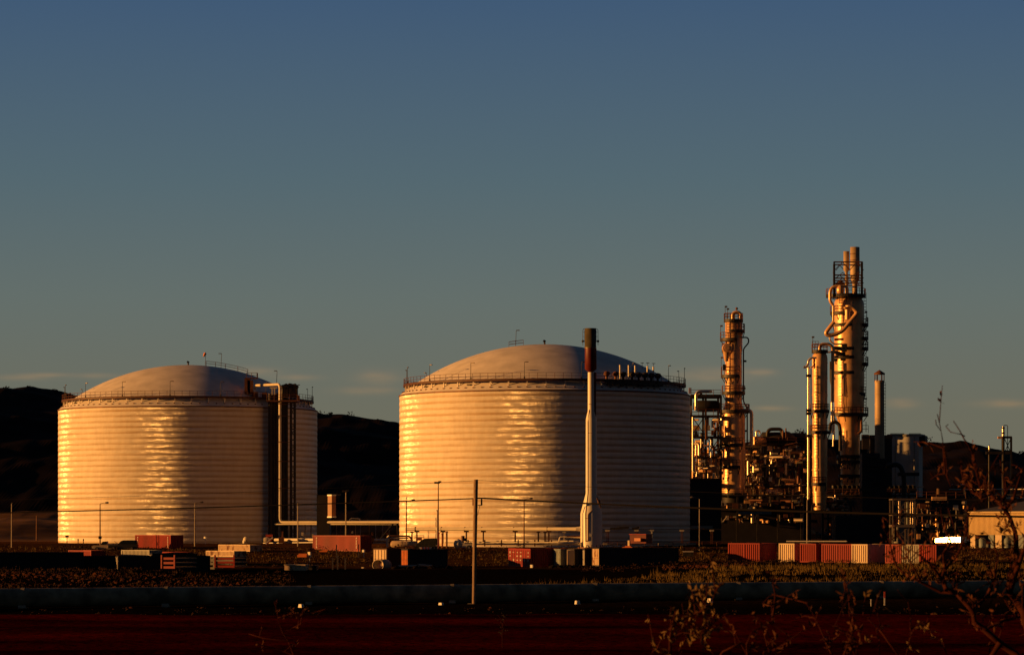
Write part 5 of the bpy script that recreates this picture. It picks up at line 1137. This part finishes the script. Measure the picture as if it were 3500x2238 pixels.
# tarpaulin truck with a striped bumper and a tank trailer beside it
D = 497; q = W(1462, 1877, D)
t = thing('tarpaulin_truck', 'truck under a dark green tarpaulin with a red and cream striped bumper', 'truck', q)
mb = MB(); poly = [W(1420, 1869, D), W(1426, 1856, D), W(1440, 1845, D), W(1452, 1839.5, D), W(1490, 1838.5, D), W(1495, 1843, D), W(1488, 1868, D)]; mb.prism(poly, (0, 0, 0), (0, 2.3, 0)); mb.build('tarpaulin', 'tarp', t)
mb = MB(); mb.prism([W(1432, 1869, D-.1), W(1476, 1869, D-.1), W(1474, 1875.5, D-.1), W(1436, 1875.5, D-.1)], (0, 0, 0), (0, .2, 0)); bp_ = mb.build('bumper', 'mark_white', t)
for px in (1442.5, 1454, 1465): mb = MB(); mb.box(W(px, 1872.2, D-.13), (PX(3, D), .06, PX(7, D))); mb.build('stripe', 'red_paint', bp_)
for px in (1428, 1482):
    for dy in (.3, 2): wheel(t, W(px, 1876, D)+Vector((0, dy, .15)), .45)
mb = MB(); mb.box(W(1450, 1871, D+1.2), (PX(66, D), 2.2, .3)); mb.build('chassis', 'dark_steel', t)
D = 498
t = thing('tank_trailer', 'long cream cylindrical tank lying behind the orange doored container', 'tank', W(1380, 1874, D))
mb = MB(); a, b_ = W(1340, 1858.5, D), W(1421, 1858.5, D); r = PX(11, D); mb.tube([a-Vector((.25, 0, 0)), a, b_, b_+Vector((.3, 0, 0))], [r*.6, r, r, r*.6], 24); mb.build('barrel', 'cream_rust_shade', t)
for px in (1373, 1391): mb = MB(); q = W(px, 1858.5, D); mb.tube([q-Vector((.06, 0, 0)), q+Vector((.06, 0, 0))], r*1.02, 24); mb.build('band', 'cream_paint', t)
for px in (1352, 1408): mb = MB(); mb.box(W(px, 1871, D), (.3, 1, .7)); mb.build('saddle', 'rust_steel', t)
mb = MB(); mb.box(W(1361, 1861, D-r/1.0), (PX(5, D), .1, .25)); mb.build('valve_cover', 'dark_steel', t)
D = 505
t = thing('pipe_skid', 'cluster of pale pipes with a long arched top pipe behind the cream tank', 'pipework', W(1350, 1868, D))
pipe(t, D, [(1324, 1868), (1324, 1836), (1330, 1831)], .18, 'pipe_paint', .5); pipe(t, D, [(1332, 1831), (1400, 1831), (1408, 1846)], PX(3, D), 'rust_steel', .6); pipe(t, D+1, [(1282, 1845), (1322, 1845)], PX(4.5, D), 'pipe_paint'); mb = MB(); mb.ball(W(1283, 1845, D), PX(5, D), 10); mb.build('pipe_end', 'pipe_paint', t)
pipe(t, D, [(1332, 1838), (1395, 1838)], PX(2, D), 'pipe_clad'); pipe(t, D, [(1276, 1854.5), (1325, 1854.5)], PX(1.5, D), 'pipe_paint'); pipe(t, D, [(1345, 1845), (1412, 1845)], PX(2, D), 'pipe_clad')
mb = MB(); mb.box(W(1432, 1841, D), (PX(20, D), 1, PX(10, D))); mb.build('pump_box', 'orange_paint', t)
mb = MB(); rail(mb, [W(1418, 1841, D), W(1449, 1841, D)], PX(12, D), .04, 1.4); mb.build('railing', 'rust_steel', t)
mb = MB(); mb.beam(W(1300, 1842, D+4), W(1343, 1790, D+6), .18); mb.beam(W(1358, 1790, D+6), W(1362, 1842, D+4), .3); mb.build('derrick_arm', 'dark_steel', t)
for px, y0, y1, m, lab in ((1499, 1822, 1866, 'red_paint', 'leftmost red standpipe by the bright pump near the power pole'), (1512, 1824, 1866, 'orange_paint', 'short orange standpipe between two red ones near the power pole'), (1527, 1817, 1868, 'rust_steel', 'tallest dark red standpipe, rightmost of three near the power pole')):
    a, b_ = W(px, y1+4, 500), W(px, y0, 500); mb = MB(); mb.tube([a, b_], PX(3, 500), 12); mb.tube([b_-Vector((0, 0, .1)), b_+Vector((0, 0, .12))], PX(4, 500), 12); tag(mb.build('standpipe', m, None, a), lab, 'standpipe', 'standpipes near the power pole')
t = thing('pump_valve', 'pale valve wheel and pump between the red standpipes and the power pole', 'pump', W(1580, 1872, 501))
mb = MB(); mb.ball(W(1566, 1858, 498), .75, 12, 1.1); mb.build('casing', 'pipe_paint', t); mb = MB(); mb.tube([W(1582, 1848, 502), W(1582, 1830, 502)], .3, 10); mb.tube([W(1592, 1848, 502), W(1592, 1838, 502)], .2, 10); mb.build('stack', 'rust_steel', t)

# ------------------------------------------------------------------ street lamps
def street_lamp(px, y0, y1, D, arm, label, m='rust_steel', sign=False, mast=False):
    a, b_ = W(px, y1, D), W(px, y0, D); a.z -= .4
    t = thing('street_lamp', label, 'street lamp', a, 'lamp posts round the plant')
    mb = MB(); mb.tube([a, b_], [.13, .075], 8); mb.build('pole', m, t)
    if mast:
        mb = MB(); mb.box(b_+Vector((-.2, 0, .05)), (.9, .5, .3)); mb.box(b_+Vector((.25, 0, .2)), (.5, .4, .25)); mb.build('floodlight', 'dark_steel', t)
    else:
        L = PX(arm, D); mb = MB(); mb.tube([b_, b_+Vector((L*.5, -.1, .14)), b_+Vector((L, -.2, .18))], .05, 6); mb.build('arm', m, t)
        mb = MB(); c = b_+Vector((L*.95, -.2, .18)); mb.tube([c-Vector((L*.22, 0, 0)), c+Vector((L*.1, 0, .02)), c+Vector((L*.3, 0, 0))], [.09, .17, .1], 8); mb.build('lamp_head', 'grey_steel', t)
    if sign: mb = MB(); mb.box(W(px, 1836, D-.2), (PX(11, D), .1, PX(9, D))); mb.build('sign_plate', 'dark_paint', t)
street_lamp(342, 1721, 1866, 518, 24, 'lamp post with a small square plate, against the lit side of the farther tank', sign=True)
street_lamp(666, 1719, 1858, 530, 24, 'faint lamp post against the shaded side of the farther tank', 'grey_steel')
street_lamp(1389, 1712, 1872, 500, 24, 'lamp post at the left edge of the nearer tank', 'rust_steel')
street_lamp(1791, 1707, 1870, 503, 24, 'lamp post right of the power pole, against the nearer tank', 'rust_steel')
street_lamp(2391, 1703, 1872, 505, -26, 'lamp post with its arm to the left, before the big black building', 'grey_steel')
street_lamp(2759, 1705, 1856, 505, -28, 'lamp post behind the right-hand container row', 'grey_steel')
street_lamp(1498, 1650, 1872, 500, 0, 'tall floodlight mast against the lit side of the nearer tank', 'rust_steel', mast=True)
street_lamp(1182, 1679, 1850, 540, 0, 'floodlight mast before the dark gap between the two tanks', 'grey_steel', mast=True)
for px, y0, y1, D, m, lab in ((40, 1720, 1866, 516, 'grey_steel', 'faint bare pole at the left edge of the picture'), (125, 1760, 1842, 560, 'rust_steel', 'short faint pole left of the farther tank'), (1018, 1718, 1866, 530, 'grey_steel', 'bare pole in front of the pipe riser tower'), (2312, 1845, 1852, 500, 'grey_steel', ''), (1494, 1745, 1872, 498, 'pipe_paint', 'short pale pole touching the tall floodlight mast')):
    if not lab: continue
    a, b_ = W(px, y1+4, D), W(px, y0, D); mb = MB(); mb.tube([a, b_], [.12, .08], 8); mb.box(b_+Vector((0, 0, .05)), (.22, .2, .2)); tag(mb.build('bare_pole', m, None, a), lab, 'pole', 'bare poles')
for px in (229, 267, 285):
    a, b_ = W(px, 1860, 535), W(px, 1834 if px == 229 else 1846, 535); mb = MB(); mb.beam(a, b_, .12); mb.box(b_+Vector((0, 0, .1)), (.6 if px == 229 else .2, .1, .35)); tag(mb.build('stub_post', 'rust_steel', None, a), {229: 'short post with a bracket head at the foot of the farther tank', 267: 'plain stub post at the foot of the farther tank', 285: 'stub post with a small tap, right of the plain one'}[px], 'post')

# ------------------------------------------------------------------ power pole and lines
D = 275.0
t = thing('power_pole', 'weathered wooden power pole standing in front of the water main', 'power pole', W(1617, 2062, D), 'power poles')
px0 = W(1619.5, 2066, D); top = W(1626.5, 1638, D)
mb = MB(); mb.tube([px0-Vector((0, 0, .4)), px0+(top-px0)*.5, top], [PX(6.4, D), PX(7.2, D), PX(7.8, D)], 18); mb.build('pole', 'wood', t)
mb = MB(); mb.box(px0+Vector((-.25, -.2, -.02)), (.6, .6, .3)); mb.build('footing', 'concrete', t)
for x0, y0, x1, y1, r in ((1617, 1704, 1617, 1727, 2.4), (1646, 1704, 1646, 1726, 2.6)):
    mb = MB(); mb.tube([W(x0, y0, D), W(x1, y1, D)], PX(r, D), 10)
    for k in range(4): q = W(x0, y0+4+k*5, D); mb.lathe([(PX(r, D), -.05), (PX(r*1.35, D), 0), (PX(r, D), .05)], q, 12)
    mb.build('insulator', 'rust_steel', t)
mb = MB(); mb.beam(W(1633, 1701.5, D), W(1655, 1702, D), .10, .12); mb.beam(W(1633, 1726, D), W(1647, 1726, D), .07); mb.build('bracket', 'dark_steel', t)
mb = MB(); mb.tube([W(1640, 1727, D), W(1636, 1745, D), W(1633, 1760, D)], .02, 4); mb.build('earth_wire', 'cable', t)
def wire(pts, r, label, m='cable'):
    mb = MB(); mb.tube(pts, r, 5); return tag(mb.build('power_line', m, None, pts[0]), label, 'cable', 'overhead power lines')
def sag(a, b_, d, n=24): return [a+(b_-a)*(i/n)-Vector((0, 0, d*4*(i/n)*(1-i/n))) for i in range(n+1)]
PL = W(-700, 1765, 300); PR = W(4300, 1775, 200)
wire(sag(W(1619, 1703, D), PL, .18), .055, 'dark power line running left from the pole across both tanks')
wire(sag(W(1655, 1702, D), PR, .35), .075, 'thick dark power line running right from the pole across the nearer tank')
wire(sag(W(1616, 1642, D), W(-700, 1715, 300), .45), .014, 'thin upper wire running left from the top of the pole')
wire(sag(W(1632, 1640, D), W(4300, 1715, 200), .5), .014, 'thin upper wire running right from the top of the pole')
for (q, zt) in ((PL, W(0, 1700, 300).z), (PR, W(0, 1690, 200).z)):
    g_ = gz(q.x, q.y); lab = 'wooden power pole beyond the left edge of the picture' if q is PL else 'wooden power pole beyond the right edge of the picture'
    t = thing('power_pole', lab, 'power pole', (q.x, q.y, g_), 'power poles')
    mb = MB(); mb.tube([(q.x, q.y+.2, g_-.4), (q.x, q.y+.2, zt)], [.17, .15], 12); mb.build('pole', 'wood', t); mb = MB(); mb.beam(q+Vector((-.4, .1, -.3)), q+Vector((.4, .1, -.3)), .1); mb.build('bracket', 'dark_steel', t)

# ------------------------------------------------------------------ water main in front
D = 268.0
t = thing('water_main', 'very long grey blue water pipe on low blocks across the foreground', 'pipeline', (0, D, -.7))
def wm(px):
    d = 262+(px-0)*41/3500; y = 1800+243*262/(262+px*41/3500); return W(px, y, d)
mb = MB(); mb.tube([wm(px) for px in range(-900, 4401, 100)], .82, 28); mb.build('pipe', 'water_pipe' if 'water_pipe' in MATS else 'blue_paint', t)
for px in range(-410, 4300, 489):
    q = wm(px); mb = MB(); mb.tube([q-Vector((.16, 0, 0)), q+Vector((.16, 0, 0))], .875, 28); mb.build('joint_ring', 'water_pipe', t)
    mb = MB(); mb.box((q.x, q.y, q.z-1.1), (.6, 1.9, 1.0)); mb.build('pipe_block', 'concrete', t)
# small white kerb markers and posts on the near side
for px, y, lab in ((1025, 2063, 'small white trapezoid marker by the water main, left of the power pole'), (1504, 2058, 'small white marker block by the water main just left of the power pole'), (1970, 2051, 'small white marker block by the water main right of the power pole'), (2423, 2043, 'small white marker block behind the lower bush leaves')):
    Dm = 253+px*41/3500; q = W(px, y+4, Dm); w = PX(7, Dm); h = PX(3.4, Dm); mb = MB(); fz = Vector((w*1.1, -w*.9, 0)); mb.prism([q-fz+Vector((0, 0, -h-.35)), q+fz+Vector((0, 0, -h-.35)), q+fz*.6+Vector((0, 0, h)), q-fz*.6+Vector((0, 0, h))], (0, 0, 0), (.2, .3, 0)); tag(mb.build('marker_block', 'mark_white', None, q-Vector((0, 0, h))), lab, 'marker', 'white markers along the water main')
t = thing('guide_post', 'white roadside post with a red cap beside the bush', 'post', W(3023.5, 2070, 235)); mb = MB(); mb.box(W(3023.5, 2055, 235), (.09, .09, PX(26, 235))); mb.build('post', 'mark_white', t); mb = MB(); mb.box(W(3023.5, 2031, 235), (.11, .10, PX(21, 235))); mb.build('cap', 'vent_red', t)
q = W(2977, 2059, 236); mb = MB(); mb.box(q, (.07, .08, PX(22, 236))); mb.box(q+Vector((0, 0, .25)), (.10, .10, .06)); tag(mb.build('guide_post', 'mark_white', None, W(2977, 2071, 236)), 'plain thin white roadside post left of the red capped one', 'post')
# bird in front of the shaded tank
q = W(2046, 1712, 300); t = thing('bird', 'dark hawk gliding with half folded wings before the shaded side of the nearer tank', 'bird', q)
mb = MB(); k = PX(1, 300)
def bp(x, y, d=0): return W(x, y, 300)+Vector((0, d, 0))
mb.tube([bp(2041, 1704, -.05), bp(2044, 1709), bp(2047, 1716), bp(2050, 1724), bp(2052.5, 1736, .05)], [.02, .10, .15, .10, .03], 8)
for pts in ([bp(2045, 1708), bp(2044, 1700, -.3), bp(2037, 1691, -.7), bp(2041, 1700, -.55), bp(2046, 1712, -.1)], [bp(2047, 1712), bp(2050, 1706, .3), bp(2053, 1715, .6), bp(2052, 1724, .6), bp(2049, 1720, .1)]):
    up = [p+Vector((0, 0, .03)) for p in pts]; n = len(pts); mb.add(pts+up, [tuple(range(n-1, -1, -1)), tuple(range(n, 2*n))]+[(i, (i+1) % n, n+(i+1) % n, n+i) for i in range(n)])
mb.ball(bp(2041, 1704, -.05), .09, 8); mb.build('body', 'bird_feather', t)

# ------------------------------------------------------------------ near shrubs
def leaf(mb, p, L, w):
    u = Vector((rnd.gauss(0, .7), rnd.gauss(0, .7), rnd.gauss(.25, .8))).normalized(); v = u.cross(Vector((rnd.gauss(0, 1), rnd.gauss(0, 1), rnd.gauss(0, 1)))).normalized(); n = u.cross(v)
    a, b_, c = p, p+u*L*.5+n*L*.06, p+u*L
    mb.add([a, b_+v*w, c, b_-v*w], [(0, 1, 2), (0, 2, 3)])
def shrub(label, root, D, stems, leaf_m, ldens, lsize, cat='shrub', name='shrub'):
    """stems: list of (photo polyline, radius in m at base, leaf density multiplier)."""
    r0 = W(root, 0, D); t = thing(name, label, cat, (r0.x, D, gz(r0.x, D)))
    bm_, lm = MB(), MB()
    for pts, r, k in stems:
        P3 = [W(p[0], p[1], D+(rnd.uniform(-.5, .5) if i else 0)) for i, p in enumerate(pts)]
        if r > .018: P3[0:0] = []
        n = len(P3); bm_.tube(P3, [max(.004, r*(1-.75*i/(n-1))) for i in range(n)], 6)
        for a, b_ in zip(P3, P3[1:]):
            L = (b_-a).length
            m = int(L*ldens*k+rnd.random())
            for _ in range(m):
                q = a+(b_-a)*rnd.random(); d = Vector((rnd.gauss(0, .4), rnd.gauss(0, .6), rnd.gauss(.3, .4))); e = q+d*rnd.uniform(.12, .42)*min(1, lsize*12); 
                bm_.tube([q, q+(e-q)*.5+Vector((0, 0, .02)), e], [.005, .0035, .0025], 4)
                for _ in range(rnd.randint(2, 6)): leaf(lm, q+(e-q)*rnd.uniform(.4, 1.1), lsize*rnd.uniform(.6, 1.2), lsize*.16*rnd.uniform(.7, 1.3))
    bm_.build('branches', 'bark', t)
    if lm.v: lm.build('foliage', leaf_m, t)
    return t
def base(px): return (px, 2330)
stems = [
 ([(3560, 2330), (3498, 2089), (3469, 2046), (3450, 2021), (3452, 1967), (3474, 1924), (3474, 1873), (3470, 1819), (3453, 1770), (3436, 1742), (3418, 1722), (3385, 1690), (3350, 1655), (3338, 1600)], .036, .55),
 ([(3450, 2021), (3478, 1940), (3500, 1880), (3510, 1800)], .03, .6), ([(3436, 1742), (3465, 1700), (3480, 1650), (3495, 1600)], .02, .8), ([(3418, 1722), (3440, 1680), (3435, 1630)], .015, .8),
 ([(3560, 2330), (3471, 2235), (3418, 2197), (3363, 2149), (3331, 2124), (3323, 2086), (3266, 2024), (3214, 2022), (3150, 1990), (3088, 1957)], .036, .7),
 ([(3266, 2024), (3234, 2013), (3220, 1978), (3228, 1946), (3224, 1890), (3250, 1850)], .026, 1.2), ([(3220, 1978), (3190, 1940), (3150, 1900), (3115, 1880)], .016, 1.2), ([(3228, 1946), (3262, 1910), (3285, 1870), (3300, 1830)], .016, 1.0),
 ([(3088, 1957), (3062, 1930), (3050, 1890), (3035, 1830), (3015, 1795)], .012, 1.1), ([(3323, 2086), (3370, 2040), (3400, 1980), (3410, 1900), (3395, 1850)], .02, .9), ([(3150, 1990), (3120, 1930), (3075, 1870)], .012, 1.2),
 ([(3363, 2149), (3430, 2120), (3480, 2110), (3520, 2060)], .02, .8), ([(3418, 2197), (3390, 2238), (3300, 2330)], .03, .3), ([(3385, 1690), (3355, 1700), (3320, 1680), (3290, 1620), (3285, 1575)], .012, .9), ([(3350, 1655), (3310, 1640), (3250, 1660), (3230, 1615)], .010, 1.0),
 ([(3335, 1590), (3324, 1548), (3312, 1523), (3297, 1503), (3279, 1469), (3259, 1438)], .012, .05), ([(3297, 1490), (3285, 1484), (3249, 1476), (3233, 1457), (3240, 1450)], .006, 0), ([(3230, 1620), (3225, 1540), (3222, 1505), (3214, 1459), (3204, 1415)], .008, .05), ([(3214, 1470), (3200, 1450), (3198, 1435)], .004, 0),
 ([(3300, 1830), (3310, 1760), (3330, 1720)], .01, .7), ([(3250, 1850), (3225, 1800), (3215, 1740)], .01, .7), ([(3480, 2110), (3440, 2060), (3425, 2030)], .01, 1.0)]
shrub('big reddish scrubby bush with bent bare branches filling the lower right corner', 3540, 27, stems, 'shrub_leaf', 9, .075)
stems = [([(2294, 2330), (2290, 2180), (2300, 2125), (2310, 2085)], .016, 1.0), ([(2290, 2150), (2320, 2120), (2370, 2100), (2405, 2081), (2435, 2049), (2451, 2011), (2468, 1992)], .012, .8), ([(2300, 2125), (2340, 2160), (2370, 2170)], .008, 1.2), ([(2320, 2120), (2390, 2150), (2440, 2130)], .008, 1.2), ([(2294, 2250), (2250, 2215), (2225, 2235)], .006, .8), ([(2405, 2081), (2420, 2140), (2400, 2180), (2395, 2200)], .008, 1.1), ([(2340, 2160), (2360, 2185)], .006, 1)]
shrub('low leafy shrub with pale lit leaves left of the bare twigs', 2290, 24, stems, 'pale_leaf', 9, .07)
stems = [([(2410, 2330), (2470, 2227), (2532, 2195), (2560, 2210), (2590, 2225)], .012, .2), ([(2620, 2330), (2610, 2230), (2640, 2180), (2675, 2155), (2710, 2180)], .008, .6), ([(2610, 2240), (2660, 2210), (2690, 2195)], .006, .8), ([(2560, 2330), (2552, 2200), (2570, 2160), (2640, 2120), (2637, 2070)], .008, .7), ([(2640, 2120), (2650, 2030), (2640, 1990), (2650, 1960)], .008, 1.0), ([(2640, 2030), (2720, 2050), (2760, 2060)], .007, 1.0)]
shrub('thin scattered twiggy plant with few reddish leaves at the bottom centre right', 2600, 25, stems, 'shrub_leaf', 7, .07)
stems = [([(3098, 2330), (3098, 2238), (3112, 2175), (3113, 2108), (3104, 2054), (3082, 2032), (3068, 2015)], .008, .3), ([(3112, 2150), (3135, 2135), (3155, 2120), (3175, 2160), (3215, 2190), (3240, 2240)], .006, .3), ([(3098, 2330), (3070, 2238), (3012, 2159), (2966, 2113), (2950, 2100)], .009, .2), ([(3012, 2159), (3003, 2110), (2990, 2085)], .005, .4), ([(3005, 2238), (3006, 2190), (2995, 2150)], .005, .2), ([(2966, 2113), (2985, 2090), (3010, 2075)], .004, .5)]
shrub('bare thin branching twigs rising from the bottom edge left of the big bush', 3090, 24, stems, 'pale_leaf', 8, .055)
stems = [([(2850, 2330), (2910, 2170), (2920, 2140)], .012, .8), ([(2910, 2170), (2870, 2150), (2850, 2140)], .008, 1), ([(2880, 2330), (2930, 2240), (2915, 2190)], .012, 1.2), ([(2850, 2250), (2800, 2140), (2780, 2100)], .008, 1.0), ([(2905, 2100), (2900, 2030), (2890, 2010)], .006, 1.0), ([(2910, 2170), (2905, 2100)], .006, .5)]
shrub('small reddish leafy sprig at the bottom edge between two twiggy plants', 2860, 25, stems, 'shrub_leaf', 10, .07)
stems = [([(1000, 2330), (1003, 2238), (985, 2190), (965, 2160), (952, 2120), (948, 2095), (938, 2055)], .0035, .25), ([(965, 2160), (1000, 2145), (1030, 2130)], .0025, .6), ([(950, 2110), (985, 2100), (1060, 2095), (1120, 2080)], .0025, .5), ([(1003, 2238), (940, 2215), (880, 2200)], .0025, .7), ([(985, 2190), (900, 2180), (850, 2165)], .0025, .7)]
shrub('faint leggy sapling with sparse leaves at the bottom edge left of the power pole', 1000, 30, stems, 'shrub_leaf', 7, .045, 'sapling', 'sapling')
stems = [([(1717, 2190), (1717, 2130), (1716, 2080)], .016, .6), ([(1717, 2130), (1728, 2105), (1730, 2085)], .008, 1.2), ([(1717, 2120), (1706, 2100), (1703, 2088)], .008, 1.2)]
t = shrub('tiny dark sapling standing alone in the red field right of the power pole', 1717, 172, [], 'shrub_leaf', 0, .1, 'sapling', 'sapling')
bpx = t.location; mb = MB(); mb.tube([bpx, bpx+Vector((0, 0, .9)), bpx+Vector((.03, 0, 1.7))], [.03, .02, .01], 6)
for k in range(10): a = bpx+Vector((0, 0, .6+k*.1)); mb.tube([a, a+Vector((rnd.uniform(-.3, .3), rnd.uniform(-.3, .3), .3))], [.01, .005], 4)
for ch in list(t.children): bpy.data.objects.remove(ch)
mb.build('branches', 'bark', t); mb = MB()
for k in range(90): leaf(mb, bpx+Vector((rnd.gauss(0, .18), rnd.gauss(0, .18), rnd.uniform(.8, 1.9))), .12, .03)
mb.build('foliage', 'hill_scrub', t)
